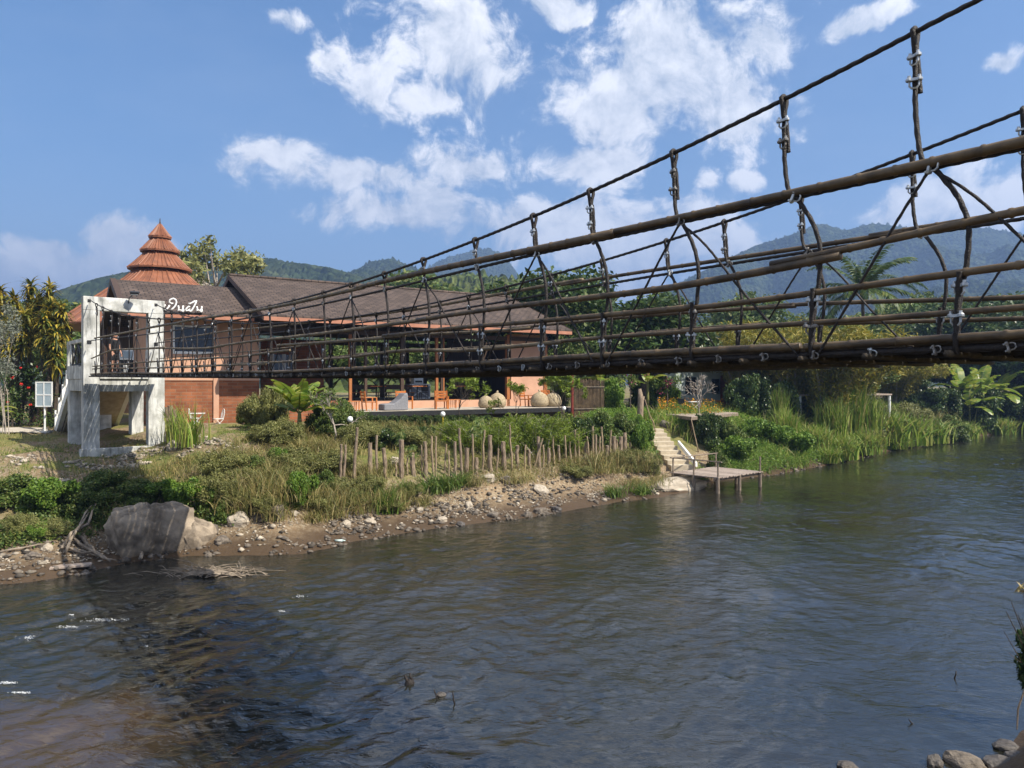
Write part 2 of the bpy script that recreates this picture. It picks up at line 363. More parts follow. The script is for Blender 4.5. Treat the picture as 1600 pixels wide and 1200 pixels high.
def banana_mat():
    m, nt, N, L, b = newmat('banana_leaf'); g = N.new('ShaderNodeNewGeometry')
    tc = N.new('ShaderNodeTexCoord'); t = N.new('ShaderNodeTexNoise'); t.inputs['Scale'].default_value = 2.2; t.inputs['Detail'].default_value = 5; L.new(tc.outputs['Object'], t.inputs[0])
    ad = N.new('ShaderNodeMath'); ad.operation = 'MULTIPLY_ADD'; ad.inputs[1].default_value = .45; L.new(g.outputs['Random Per Island'], ad.inputs[0]); L.new(t.outputs[0], ad.inputs[2])
    r = N.new('ShaderNodeValToRGB'); e = r.color_ramp.elements; e[0].position = .35; e[0].color = (.045,.10,.014,1); e[1].position = 1.0; e[1].color = (.30,.19,.05,1)
    for p, c in ((.62,(.10,.19,.022,1)), (.80,(.22,.28,.03,1)), (.93,(.36,.34,.06,1))):
        x = e.new(p); x.color = c
    L.new(ad.outputs[0], r.inputs[0]); L.new(r.outputs[0], b.inputs['Base Color']); b.inputs['Roughness'].default_value = .4
    tr = N.new('ShaderNodeBsdfTranslucent'); L.new(r.outputs[0], tr.inputs[0]); mx = N.new('ShaderNodeMixShader'); mx.inputs[0].default_value = .42
    L.new(b.outputs[0], mx.inputs[1]); L.new(tr.outputs[0], mx.inputs[2]); L.new(mx.outputs[0], N['Material Output'].inputs[0]); return m
M['banana'] = banana_mat()

# ------------------------------------------------------------------ ground and river
ES = np.array((.755, .656)); EN = np.array((-.656, .755)); O0 = np.array((0., 27.))
def to_sn(X, Y):
    X = np.asarray(X, float); Y = np.asarray(Y, float)-27
    return X*ES[0]+Y*ES[1], X*EN[0]+Y*EN[1]
_sh = [(0,914),(60,907),(125,897),(185,882),(250,874),(310,868),(400,868),(470,866),(520,856),(550,847),(640,832),(720,821),(820,810),(895,797),(970,784),(1030,777),(1075,770),(1110,752),(1160,748),(1220,740),(1300,725),(1400,702),(1520,682),(1600,675)]
_sp = []
for x, y in _sh:
    Yd = EYE*F/(y-600); s_, n_ = to_sn((x-800)/F*Yd, Yd); _sp.append((float(s_), float(n_)))
_sp.sort(); SS = np.array([q[0] for q in _sp]); SN = np.array([q[1] for q in _sp])
def n0(s): return np.interp(s, SS, SN)
PD = np.array([-40,-21.5,-20.2,-19,-18,-16.9,-15.5,-13])          # near bank, by n
PZ = np.array([4.1,3.9,3.6,1.8,.7,0,-.5,-.9])
LD = [-6,-3,-1,0,1,2.5,4,6,9,11,14,20,45]; LZ = [-.9,-.7,-.25,0,.28,.62,1.15,1.6,2.2,2.5,2.7,3.2,3.5]
MD = [-6,-3,-1,0,1,2,3.2,4.5,7,9,12,45]; MZ = [-.9,-.7,-.25,0,.22,.62,1.5,2.0,3.0,3.3,3.4,3.5]
RD = [-6,-3,-1,0,.8,2,3.5,5,8,12,45]; RZ = [-.9,-.7,-.3,0,.45,1.15,2.0,2.65,3.2,3.4,3.5]
def step_z(Y): return .85+(np.asarray(Y, float)-40.4)*.3276
def ground_z(X, Y, rough=True):
    X = np.asarray(X, float); Y = np.asarray(Y, float)
    s, n = to_sn(X, Y); d = n - n0(s)
    zl = np.interp(d, LD, LZ); zm = np.interp(d, MD, MZ); zr = np.interp(d, RD, RZ)
    wl = np.clip((-5.5-s)/4.5, 0, 1); wr = np.clip((s-12)/5, 0, 1)
    wl = wl*wl*(3-2*wl); wr = wr*wr*(3-2*wr)
    z = zm*(1-wl)*(1-wr) + zl*wl + zr*wr
    near = np.interp(n, PD, PZ); z = np.where(n < -13, near, np.maximum(z, -.9))
    off = np.abs(X-(9.3-.1034*(Y-40.4))); k = np.clip((1.5-off)/.6, 0, 1)*np.clip((Y-39.2)/.8, 0, 1)*np.clip((47.2-Y)/.8, 0, 1)
    z = z*(1-k)+np.minimum(z, step_z(Y)-.12)*k
    if rough:
        amp = np.clip(np.abs(z)*.6, .02, .16)
        z = z + amp*fbm2(X*.9, Y*.9, 4, 3) + .05*fbm2(X*3.5, Y*3.5, 2, 9)*np.clip((z+.3)*2, 0, 1)*(1-k)
    return z
def gz(X, Y): return float(ground_z(X, Y))
def gpt(x, y, y0=16, y1=160):
    """the ground the photograph shows at (x, y)"""
    Ys = np.linspace(y0, y1, 2900); X = (x-800)/F*Ys; zr = EYE+(600-y)/F*Ys
    hit = np.nonzero(ground_z(X, Ys) >= zr)[0]
    i = hit[0] if len(hit) else len(Ys)-1
    return Vector((X[i], Ys[i], gz(X[i], Ys[i])))
def on_bank(x, d):
    """on the ray through column x, d metres inland from the waterline"""
    Ys = np.linspace(15, 140, 2500); X = (x-800)/F*Ys; s, n = to_sn(X, Ys); dd = n-n0(s)
    i = int(np.argmin(np.abs(dd-d))); return Vector((X[i], Ys[i], gz(X[i], Ys[i])))
def sn_pt(s, d):
    p = O0 + s*ES + (n0(s)+d)*EN; return Vector((p[0], p[1], gz(p[0], p[1])))

def ground_mat():
    m, nt, N, L, b = newmat('river_bank_soil'); b.inputs['Roughness'].default_value = .95; b.inputs['Specular IOR Level'].default_value = .2
    tc = N.new('ShaderNodeTexCoord'); o = tc.outputs['Object']
    def nz(sc, d=6):
        t = N.new('ShaderNodeTexNoise'); t.inputs['Scale'].default_value = sc; t.inputs['Detail'].default_value = d; t.inputs['Roughness'].default_value = .62; L.new(o, t.inputs[0]); return t.outputs[0]
    def mixc(f, a, c):
        x = N.new('ShaderNodeMix'); x.data_type = 'RGBA'; L.new(f, x.inputs[0])
        for i, q in ((6, a), (7, c)):
            if isinstance(q, tuple): x.inputs[i].default_value = q+(1,)
            else: L.new(q, x.inputs[i])
        return x.outputs[2]
    def mr(v, a, c, lo=0, hi=1):
        x = N.new('ShaderNodeMapRange'); x.inputs[1].default_value = a; x.inputs[2].default_value = c; x.inputs[3].default_value = lo; x.inputs[4].default_value = hi; L.new(v, x.inputs[0]); return x.outputs[0]
    def ma(op, a, c):
        x = N.new('ShaderNodeMath'); x.operation = op
        for i, q in ((0, a), (1, c)):
            if isinstance(q, float): x.inputs[i].default_value = q
            else: L.new(q, x.inputs[i])
        return x.outputs[0]
    soil = mixc(mr(nz(.8), .35, .65), (.235,.165,.10), (.135,.098,.06))
    soil = mixc(mr(nz(9, 8), .48, .62), soil, (.30,.245,.17))
    sp = N.new('ShaderNodeSeparateXYZ'); L.new(o, sp.inputs[0]); z = sp.outputs[2]
    zz = ma('ADD', z, ma('MULTIPLY', ma('SUBTRACT', nz(2.0, 5), .5), .5))
    green = ma('MULTIPLY', mr(nz(.45, 7), .44, .56), mr(zz, .9, 1.9))
    c = mixc(green, soil, mixc(mr(nz(3, 6), .4, .6), (.11,.125,.035), (.19,.165,.06)))
    wet = mr(zz, .60, .22)
    c = mixc(wet, c, (.075,.050,.030))
    L.new(c, b.inputs['Base Color'])
    L.new(mr(zz, .05, .4, .45, .95), b.inputs['Roughness'])
    bp = N.new('ShaderNodeBump'); bp.inputs['Strength'].default_value = .8; bp.inputs['Distance'].default_value = .06; L.new(nz(6, 8), bp.inputs['Height']); L.new(bp.outputs[0], b.inputs['Normal'])
    return m
def build_ground():
    sa = np.concatenate([-np.geomspace(26, 3000, 34)[::-1], np.arange(-25.5, 40, .32), np.arange(40, 110, 1.2), np.geomspace(111, 3500, 30)])
    da = np.concatenate([-np.geomspace(22.5, 3000, 22)[::-1], np.linspace(-22, -15, 26), np.linspace(-14, -3, 10), np.arange(-2.6, 15, .24), np.geomspace(15.4, 4000, 44)])
    S_, D_ = np.meshgrid(sa, da, indexing='ij'); nn = D_ + n0(S_)*np.clip((D_+14)/8, 0, 1)
    X = O0[0]+S_*ES[0]+nn*EN[0]; Y = O0[1]+S_*ES[1]+nn*EN[1]; Z = ground_z(X, Y)
    V = np.stack([X, Y, Z], -1).reshape(-1, 3); a, b_ = len(sa), len(da)
    i = np.arange(a-1)[:, None]*b_ + np.arange(b_-1)[None]; i = i.ravel()
    o = np_obj('ground', V, np.stack([i, i+b_, i+b_+1, i+1], -1), ground_mat(), smooth=True)
    tag(o, kind='structure')
build_ground()

def water_mat():
    m, nt, N, L, b = newmat('river_water')
    b.inputs['Base Color'].default_value = (.034,.034,.022,1); b.inputs['Roughness'].default_value = .06; b.inputs['IOR'].default_value = 1.85; b.inputs['Specular IOR Level'].default_value = .5
    tc = N.new('ShaderNodeTexCoord')
    def nz(sc, st, d, rough=.55, dist=0.0, ang=0.0):
        mp = N.new('ShaderNodeMapping'); mp.inputs['Scale'].default_value = st; mp.inputs['Rotation'].default_value = (0,0,-math.atan2(ES[1],ES[0])+ang); L.new(tc.outputs['Object'], mp.inputs[0])
        t = N.new('ShaderNodeTexNoise'); t.inputs['Scale'].default_value = sc; t.inputs['Detail'].default_value = d; t.inputs['Roughness'].default_value = rough; t.inputs['Distortion'].default_value = dist
        L.new(mp.outputs[0], t.inputs[0]); return t.outputs[0]
    def ma(op, a, c):
        x = N.new('ShaderNodeMath'); x.operation = op
        for i, q in ((0, a), (1, c)):
            if isinstance(q, float): x.inputs[i].default_value = q
            else: L.new(q, x.inputs[i])
        return x.outputs[0]
    big = nz(.5, (.7,1,1), 3, .5, .8, .3); mid = nz(1.7, (.65,1.1,1), 4, .55, 1.2, .6); fine = nz(5.5, (.7,1.15,1), 4, .62, .8, .25); ch = nz(.16, (1,1,1), 3)
    # riffles are stronger in some reaches than in others
    amp = N.new('ShaderNodeMapRange'); amp.inputs[1].default_value = .35; amp.inputs[2].default_value = .65; amp.inputs[3].default_value = .45; amp.inputs[4].default_value = 1.25; L.new(ch, amp.inputs[0])
    h = ma('ADD', ma('MULTIPLY', big, .0), ma('MULTIPLY', amp.outputs[0], ma('ADD', ma('MULTIPLY', mid, .035), ma('MULTIPLY', fine, .018))))
    bp = N.new('ShaderNodeBump'); bp.inputs['Strength'].default_value = 1.0; bp.inputs['Distance'].default_value = 1.0; L.new(h, bp.inputs['Height']); L.new(bp.outputs[0], b.inputs['Normal'])
    # silt: browner and lighter where it is shallow and stirred up
    r = N.new('ShaderNodeValToRGB'); e = r.color_ramp.elements; e[0].position = .40; e[0].color = (.013,.0135,.0095,1); e[1].position = .72; e[1].color = (.022,.0195,.013,1)
    L.new(nz(.13, (.6,1,1), 4), r.inputs[0]); 
    # sandy shoal near our bank, its sunlit brown painted into the water colour
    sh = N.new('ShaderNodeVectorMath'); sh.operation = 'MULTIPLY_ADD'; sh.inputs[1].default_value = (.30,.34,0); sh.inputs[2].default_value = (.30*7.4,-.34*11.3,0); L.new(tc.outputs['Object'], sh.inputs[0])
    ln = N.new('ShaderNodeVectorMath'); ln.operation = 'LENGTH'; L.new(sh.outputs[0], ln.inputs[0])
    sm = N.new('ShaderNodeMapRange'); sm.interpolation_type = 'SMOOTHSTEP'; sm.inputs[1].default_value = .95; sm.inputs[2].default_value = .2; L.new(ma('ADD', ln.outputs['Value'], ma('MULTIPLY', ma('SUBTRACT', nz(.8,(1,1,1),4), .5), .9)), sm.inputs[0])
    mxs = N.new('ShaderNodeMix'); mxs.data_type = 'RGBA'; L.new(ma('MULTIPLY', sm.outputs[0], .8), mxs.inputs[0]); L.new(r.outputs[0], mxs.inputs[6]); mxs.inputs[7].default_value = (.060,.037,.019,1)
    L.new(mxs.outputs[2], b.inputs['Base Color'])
    return m
def build_water():
    """the river surface with its real waves: long swells, short crossing riffles, calmer by our bank"""
    sa = np.concatenate([-np.geomspace(23.2, 320, 16)[::-1], np.arange(-22.5, 24, .095), np.arange(24, 48, .15), np.arange(48, 100, .3), np.geomspace(101, 700, 20)])
    na = np.concatenate([[-21.5], np.arange(-17.8, 7.5, .095), [9, 14]])
    S_, N_ = np.meshgrid(sa, na, indexing='ij')
    d = N_-n0(S_)
    wx = S_+.9*fbm2(S_*.22, N_*.3, 3, 201); wy = N_+.7*fbm2(S_*.25, N_*.35, 3, 207)
    def ridged(x, y, sd_): return 1-np.abs(2*vnoise(x, y, sd_)-1)
    ca, sa_ = math.cos(.5), math.sin(.5); ux = wx*ca+wy*sa_; uy = -wx*sa_+wy*ca
    big = fbm2(ux*.33, uy*.7, 3, 211)
    mid = ridged(ux*.85, uy*1.55, 221)*.6+ridged(wx*1.35, wy*1.7, 223)*.5-.55
    small = ridged(ux*2.4, uy*3.7, 231)*.8+ridged(wx*3.2, wy*4.0, 233)*.7+ridged(ux*4.4, uy*4.9, 237)*.35-.9
    patch = np.clip(.75+1.1*fbm2(S_*.11, N_*.16, 3, 241), .25, 1.5)
    calm = np.clip(.30+(N_+17.5)/7.0, .22, 1)*np.clip(.25-d*.35, .25, 1)
    H = calm*(.055*big+patch*(.060*mid+.030*small))
    H = H*np.where((S_ < -23)|(S_ > 100), 0, 1)
    X = O0[0]+S_*ES[0]+N_*EN[0]; Y = O0[1]+S_*ES[1]+N_*EN[1]
    a, b = len(sa), len(na); i = (np.arange(a-1)[:, None]*b+np.arange(b-1)[None]).ravel()
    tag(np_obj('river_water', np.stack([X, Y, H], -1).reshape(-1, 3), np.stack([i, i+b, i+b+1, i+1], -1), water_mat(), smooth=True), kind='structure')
build_water()
# ------------------------------------------------------------------ hills
def forest_mat(name, c1, c2, c3, sc):
    m, nt, N, L, b = newmat(name); b.inputs['Roughness'].default_value = 1; b.inputs['Specular IOR Level'].default_value = .0
    tc = N.new('ShaderNodeTexCoord')
    t = N.new('ShaderNodeTexNoise'); t.inputs['Scale'].default_value = sc; t.inputs['Detail'].default_value = 8; t.inputs['Roughness'].default_value = .7; L.new(tc.outputs['Object'], t.inputs[0])
    v = N.new('ShaderNodeTexVoronoi'); v.inputs['Scale'].default_value = sc*5; L.new(tc.outputs['Object'], v.inputs[0])
    r = N.new('ShaderNodeValToRGB'); e = r.color_ramp.elements; e[0].position = .33; e[0].color = c1+(1,); e[1].position = .68; e[1].color = c3+(1,); x = e.new(.5); x.color = c2+(1,)
    L.new(t.outputs[0], r.inputs[0])
    hs = N.new('ShaderNodeHueSaturation'); L.new(r.outputs[0], hs.inputs['Color'])
    sp = N.new('ShaderNodeSeparateColor'); L.new(v.outputs['Color'], sp.inputs[0])
    mr = N.new('ShaderNodeMapRange'); mr.inputs[3].default_value = .6; mr.inputs[4].default_value = 1.5; L.new(sp.outputs[0], mr.inputs[0]); L.new(mr.outputs[0], hs.inputs['Value'])
    L.new(hs.outputs[0], b.inputs['Base Color'])
    bp = N.new('ShaderNodeBump'); bp.inputs['Strength'].default_value = 1; bp.inputs['Distance'].default_value = 6; bp.invert = True; L.new(v.outputs[0], bp.inputs['Height']); L.new(bp.outputs[0], b.inputs['Normal'])
    return m
def hill(name, pts, R, Rf, ncol, nrow, mt, rough=1.0, seed=1, pw=1.0, tree=7.0):
    xs = np.array([p[0] for p in pts], float); ys = np.array([p[1] for p in pts], float)
    xc = np.linspace(xs[0], xs[-1], ncol); yr = np.interp(xc, xs, ys)
    k = np.ones(9)/9; yr = np.convolve(np.pad(yr, 4, 'edge'), k, 'valid')
    t = np.concatenate([np.linspace(0, 1, nrow), 1+np.linspace(.03, .5, 10)])
    T, XC = np.meshgrid(t, xc); zr = EYE+(600-yr)/F*R; ZR = np.repeat(zr[:, None], len(t), 1)
    Y = Rf+(R-Rf)*T; X = (XC-800)/F*(Y*.35+R*.65*1.0)
    base = np.where(T <= 1, np.clip(T, 0, 1)**pw, 1-(T-1)*1.6)
    Z = 2+(ZR-2)*base
    sp = abs(R-Rf)
    env = np.clip(T*3, 0, 1)*np.clip(np.abs(1-T)*4, 0, 1)
    Z = Z + env*rough*sp*.10*fbm2(X/(sp*.22), Y/(sp*.35), 4, seed)*2
    Z = Z + tree*np.clip(T*4, 0, 1)*(np.abs(fbm2(X/(tree*.9), Y/(tree*1.1), 2, seed+5)))*1.9
    yl = np.interp(800+F*X/Y, xc, yr); lim = EYE+(600-yl)/F*Y*(.985+.015*T); Z = np.where(T < 1, np.minimum(Z, lim+.5*tree*vnoise(X/(tree*.9), Y/(tree*.9), seed+9)), Z)
    V = np.stack([X, Y, Z], -1).reshape(-1, 3); a, b = ncol, len(t)
    i = (np.arange(a-1)[:, None]*b+np.arange(b-1)[None]).ravel()
    tag(np_obj(name, V, np.stack([i, i+b, i+b+1, i+1], -1), mt, smooth=True), kind='structure')
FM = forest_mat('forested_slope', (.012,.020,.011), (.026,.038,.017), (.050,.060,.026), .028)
FM2 = forest_mat('light_green_forest', (.040,.065,.018), (.085,.105,.03), (.15,.155,.05), .05)  # lighter green trees of the low near hill
hill('mountain', [(960,500),(1010,470),(1060,445),(1100,425),(1130,410),(1180,386),(1220,374),(1250,364),(1268,354),(1287,351),(1302,357),(1320,362),(1345,356),(1362,351),(1400,355),(1440,360),(1480,352),(1500,352),(1540,358),(1570,362),(1600,368),(1680,372),(1760,390),(1900,430),(2100,520)], 1500, 560, 900, 130, FM, 1.0, 3, .95)
hill('mountain', [(560,520),(640,440),(680,412),(700,403),(722,397),(745,391),(762,390),(775,393),(790,403),(805,422),(825,452),(870,520)], 1700, 900, 240, 50, FM, .5, 8, .9)
hill('hill', [(440,520),(520,440),(552,424),(577,411),(600,406),(612,405),(630,412),(650,420),(690,440),(760,520)], 1000, 560, 300, 80, FM, .6, 14, .9, 5)
hill('hill', [(-260,560),(-60,520),(30,485),(60,470),(85,459),(112,450),(150,438),(197,428),(260,418),(330,412),(397,409),(410,406),(430,406),(447,412),(480,415),(510,420),(535,426),(580,440),(640,470),(700,520)], 720, 330, 800, 110, FM, .6, 21, .9, 4.5)
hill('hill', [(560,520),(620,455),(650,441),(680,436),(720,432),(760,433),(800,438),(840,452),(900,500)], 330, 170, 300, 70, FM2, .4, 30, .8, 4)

# ------------------------------------------------------------------ bridge tower frame
BU, BD = -950.0/F, 7.81
BN = Vector((-.635, .772, 0)); BW = Vector((.772, .635, 0))       # along the bridge away from us; across it
TZ = Vector((-17.98, 31.0, 0))
def tw(f, k, z): return TZ + BW*f + BN*k + Vector((0, 0, z))
def tbox(mb, f0, f1, k0, k1, z0, z1): mb.obox(tw(f0, k0, z0), BW*(f1-f0), BN*(k1-k0), (0, 0, z1-z0))
def build_tower():
    t = thing('concrete_bridge_tower', 'weathered white concrete portal tower where the rope bridge lands, with stairs behind', 'bridge tower', tw(1.6, 2, 2.4))
    mt = M['concrete']
    for (f0, f1) in ((0, .62), (2.52, 3.19)):
        m = MB(); tbox(m, f0, f1, 0, .45, 2.0, 8.62); m.build('front_post', mt, t, bevel=.02)
    m = MB(); tbox(m, -.004, 3.194, -.004, .454, 8.62, 9.2); m.build('top_beam', mt, t, bevel=.02)
    for (f0, f1) in ((.05, .6), (2.62, 3.14)):
        m = MB(); tbox(m, f0, f1, 3.55, 4.2, 2.2, 5.2); m.build('rear_post', mt, t, bevel=.02)
    m = MB(); tbox(m, .62, 2.52, .03, .42, 5.18, 5.72); tbox(m, .63, 2.51, 3.7, 4.15, 5.2, 5.72); tbox(m, .06, .5, .45, 4.2, 5.2, 5.72); tbox(m, 2.7, 3.13, .45, 4.2, 5.2, 5.72)
    m.build('floor_beam', mt, t)
    m = MB(); tbox(m, .02, 3.17, .452, 4.3, 5.723, 5.98); m.build('platform_slab', mt, t)
    m = MB(); tbox(m, .623, 2.517, -.05, .40, 5.724, 5.97); m.build('front_sill', mt, t)
    m = MB(); tbox(m, -.15, 3.3, -.22, .10, 1.4, 2.78); tbox(m, -.02, .5, .1, 4.2, 1.4, 2.5); tbox(m, 2.8, 3.25, .1, 4.2, 1.4, 2.6); m.build('plinth', mt, t, bevel=.03)
    # side parapet with crossed black railing; right parapet is solid
    m = MB(); tbox(m, .03, .2, .455, 1.4, 5.985, 6.25); tbox(m, .03, .2, 1.4, 4.3, 5.985, 6.32); tbox(m, .03, .2, 4.05, 4.3, 6.32, 7.45); tbox(m, .03, .2, .5, 4.05, 7.30, 7.45); tbox(m, .03, .2, 3.25, 3.5, 6.32, 7.3)
    m.build('parapet', mt, t)
    m = MB(); tbox(m, 2.95, 3.12, .455, 2.4, 5.985, 7.05); m.build('parapet', mt, t)
    m = MB()
    for (k0, k1) in ((.55, 1.9), (1.9, 3.25)):
        m.tube([tw(.115, k0, 6.36), tw(.115, k1, 7.26)], .045, 4); m.tube([tw(.115, k1, 6.36), tw(.115, k0, 7.26)], .045, 4)
        m.tube([tw(.115, k1, 6.33), tw(.115, k1, 7.29)], .04, 4)
    m.tube([tw(.115, .5, 6.36), tw(.115, 3.25, 6.36)], .04, 4); m.build('crossed_railing', M['black'], t)
    # flight of stairs going down behind
    m = MB(); n = 17; k0, k1, zt, zb = 4.3, 9.4, 5.98, 3.0
    for i in range(n):
        ka = k0+(k1-k0)*i/n; za = zt-(zt-zb)*(i+1)/n
        tbox(m, .45, 2.75, ka, ka+(k1-k0)/n+.02*(i % 2), za-.2, za)
    o = tw(.47, k0, 5.45); m.obox(o, BW*2.26, BN*(k1-k0)+Vector((0,0,zb-zt)), (0,0,.22)); m.build('staircase', M['stairpale'], t)
    for f in (.2, 2.78):
        m = MB(); m.obox(tw(f, k0, 5.55), BW*.2, BN*(k1-k0)+Vector((0,0,zb-zt)), (0,0,.5)); m.build('stringer', M['white'], t)
    m = MB()
    for i in range(5):
        k = k0+.3+i*1.15; z = zt-(zt-zb)*(k-k0)/(k1-k0); tbox(m, .22, .38, k, k+.16, z+.02, z+1.02)
    m.tube([tw(.3, k0+.2, zt+.95), tw(.3, k1-.3, zb+1.0)], .05, 5); m.build('stair_rail', M['white'], t)
    m = MB(); tbox(m, .6, 2.4, 6.9, 7.4, 2.4, 4.0); m.build('stair_pier', mt, t)
    # anchor plates where the cables meet the posts
    for f in (.22, 2.83):
        m = MB(); tbox(m, f-.06, f+.06, -.02, .02, 8.95, 9.07); tbox(m, f-.08, f+.08, -.03, .03, 7.2, 7.34); m.build('anchor_plate', M['black'], t)
build_tower()
def build_floodlight():
    b = tw(1.72, .0, 9.0); t = thing('floodlight', 'small black floodlight on a bent arm on top of the concrete tower', 'floodlight', b)
    m = MB(); m.tube([b, b-BN*.16+Vector((0,0,.22)), b-BN*.38+BW*.1+Vector((0,0,.36))], .022, 6); m.build('arm', M['black'], t)
    h = b-BN*.44+BW*.15+Vector((0,0,.42)); m = MB(); m.box(h, (.34,.20,.12), .3, (.35,'X')); m.build('lamp_head', M['black'], t, bevel=.02)
    m = MB(); m.box(h+Vector((0.015,-.045,-.065)), (.28,.15,.02), .3, (.35,'X')); m.build('lens', M['galv'], t)
build_floodlight()

# ------------------------------------------------------------------ suspension bridge
def tab(pts):
    a = sorted((BD/(-BU*0+1)*0 + F*BD/(x+150), (600-y)/(x+150)*BD) for x, y in pts); return [q[0] for q in a], [q[1] for q in a]
TT = tab([(141,468.7),(174,486.7),(214,494.7),(268.7,498.7),(315,495),(362.5,490),(422.5,478),(480,464),(601,430),(743,375),(834,338),(923,297),(1053,240),(1225,153),(1430,48),(1535,0)])
_pc = np.polyfit(TT[0], TT[1], 4)
def H_top(Y):
    if Y < 5.6: return float(np.polyval(_pc, 5.6)) + (5.6-Y)*.215
    return float(np.polyval(_pc, Y))
def lin(tb):
    xs = [q[0] for q in tb]; ys = [q[1] for q in tb]; return lambda Y: float(np.interp(Y, xs, ys))
H_rail = lin([(-2,1.9),(3,1.68),(5.2,1.645),(8,1.62),(9.5,1.60),(11,1.555),(13,1.50),(15,1.48),(17,1.50),(20.5,1.53),(24,1.6),(31,1.82)])
H_deck = lin([(-2,.45),(5.2,.379),(6.95,.36),(8.6,.335),(11.4,.300),(15.1,.300),(22,.36),(30,.455),(31,.47)])
def smooth(fn, w=.8): return lambda Y: (fn(Y-w)+2*fn(Y)+fn(Y+w))/4
H_rail = smooth(H_rail); H_deck = smooth(H_deck)
WID = 2.55
def bp(w, Y, H): return Vector((BU*Y+BD, Y, EYE+H)) + BW*w
def build_bridge():
    Y0, Y1 = -1.5, 30.85
    t = thing('suspension_bridge', 'long rope suspension footbridge of black steel cable and bamboo poles crossing the river', 'footbridge', bp(WID/2, 15, H_deck(15)))
    Ys = np.linspace(Y0, Y1, 110)
    for w in (0, WID):
        yn = [y for y in Ys if y <= 12.5]; yf = [yn[-1]]+[y for y in Ys if y > 12.5]
        m = MB(); m.rope([bp(w, y, H_top(y)) for y in yn], .020); m.tube([bp(w, y, H_top(y)) for y in yf]+[bp(w, 31.0, H_top(31.0))], .020, 7); m.build('main_cable', M['cable'], t, smooth=True)
        m = MB(); m.rope([bp(w, y, H_rail(y)) for y in yn], .020); m.tube([bp(w, y, H_rail(y)) for y in yf], .020, 7); m.build('handrail_cable', M['cable'], t, smooth=True)
        m = MB(); m.rope([bp(w, y, H_deck(y)-.115) for y in yn], .028, .022, .22); m.tube([bp(w, y, H_deck(y)-.115) for y in yf], .028, 7); m.build('deck_cable', M['cable'], t, smooth=True)
    for w in (.55, 1.28, 2.0):
        m = MB(); m.tube([bp(w, y, H_deck(y)-.13) for y in Ys], .030, 6); m.build('deck_cable', M['cable'], t, smooth=True)
    # deck: split bamboo mat, uneven at the edges
    m = MB(); r = random.Random(3)
    for j in range(17):
        w = -.02+j*.16; y = Y0
        while y < Y1:
            e = min(Y1, y+r.uniform(3, 5)); n = 6; dz = r.uniform(-.012, .012); pp = []
            ya = np.linspace(y, e, n)
            vs = []
            for q in ya:
                for (dw, z) in ((0,-.075),(.145,-.075),(.145,-.045),(0,-.045)): vs.append(bp(w+dw, q, H_deck(q)+z+dz))
            fs = [(4*i+k, 4*i+(k+1)%4, 4*i+4+(k+1)%4, 4*i+4+k) for i in range(n-1) for k in range(4)] + [(3,2,1,0), tuple(4*(n-1)+k for k in range(4))]
            m.add(vs, fs); y = e+.02
    m.build('bamboo_deck', M['deckwood'], t)
    m0 = None
    for i in range(72):
        y = -1.2+i*.447
        m = MB(); a = bp(-.10-r.random()*.08, y, H_deck(y)-.150); b = bp(WID+.10, y, H_deck(y)-.150); m.tube([a, (a+b)/2+Vector((0,0,-.008)), b], .027, 6); m.build('crossbar', M['deckwood'], t, smooth=True)
    # bamboo poles -------------------------------------------------
    def pole(w, fn, y0, y1, rad, mt, ph, lift=0.0, inner=0.0):
        L = (y1-y0)/.772; rd = random.Random(int(ph*1000)); st = []; s = 0.0; nxt = rd.uniform(.1,.35)
        while s < L:                                # nodes: a raised ring with a groove on each side
            st += [(s, 1.0)] if s == 0 else []
            if nxt >= L-.05: break
            st += [(nxt-.10,1.0),(nxt-.022,.97),(nxt-.010,1.14),(nxt+.008,1.14),(nxt+.020,.94),(nxt+.09,1.0)]; s = nxt; nxt = s+rd.uniform(.26,.42)
        st.append((L,1.0)); st.sort(); a1, a2 = rd.uniform(0,6.28), rd.uniform(0,6.28); tw_ = rd.uniform(-.02,.02)
        pts = []; rr = []
        for s, k in st:
            q_ = s/L; y = y0+(y1-y0)*q_; pts.append(bp(w+inner+.010*math.sin(1.1*y+a1), y, fn(y)+lift+.012*math.sin(.9*y+a2)+tw_*(q_-.5))); rr.append(rad*(1.06-.18*q_)*k)
        m = MB(); m.tube(pts, rr, 9); m.build('bamboo_pole', mt, t, smooth=True)
    def run(w, fn, segs, rad, mt=None):
        for i, (a, b, lift) in enumerate(segs): pole(w, fn, a, b, rad*random.uniform(.9,1.1)*(.86 if a > 12 else 1), mt or (M['bamboo'] if a < 8.6 else M['bamboo_pale']), a+w*7+i, lift, -.03 if w < 1 else .03)
    rail0 = smooth(lin([(-2,1.97),(3,1.74),(5.2,1.69),(8,1.66),(10,1.67),(11,1.665),(12.5,1.645),(15,1.60),(18,1.64),(20.5,1.72),(26,1.82),(29.6,1.85)]), .5)
    A = smooth(lin([(-2,1.5),(3,1.25),(5.2,1.195),(6.2,1.09),(7.5,1.0),(9.5,1.0),(12,.97),(15,.92),(19,.92),(22,1.07),(25,1.2),(27.5,1.28),(30.6,1.05)]), .5)
    B = smooth(lin([(-2,1.0),(3,.9),(5.2,.82),(6.1,.775),(7,.735),(9.2,.77),(10.5,.79),(12,.75),(15,.80),(19,.83)]), .5)
    B2 = smooth(lin([(10,.74),(11.4,.70),(12.7,.60),(15,.66),(17,.62),(20,.66),(24,.71),(30.4,.735)]), .5)
    C3 = smooth(lin([(-2,.66),(3,.58),(5.2,.54),(7.4,.53),(9.1,.50),(10.4,.47),(11.4,.545),(12.7,.46),(15,.42),(20,.46),(26,.56),(30.5,.62)]), .5)
    E = lambda y: H_deck(y)-.036
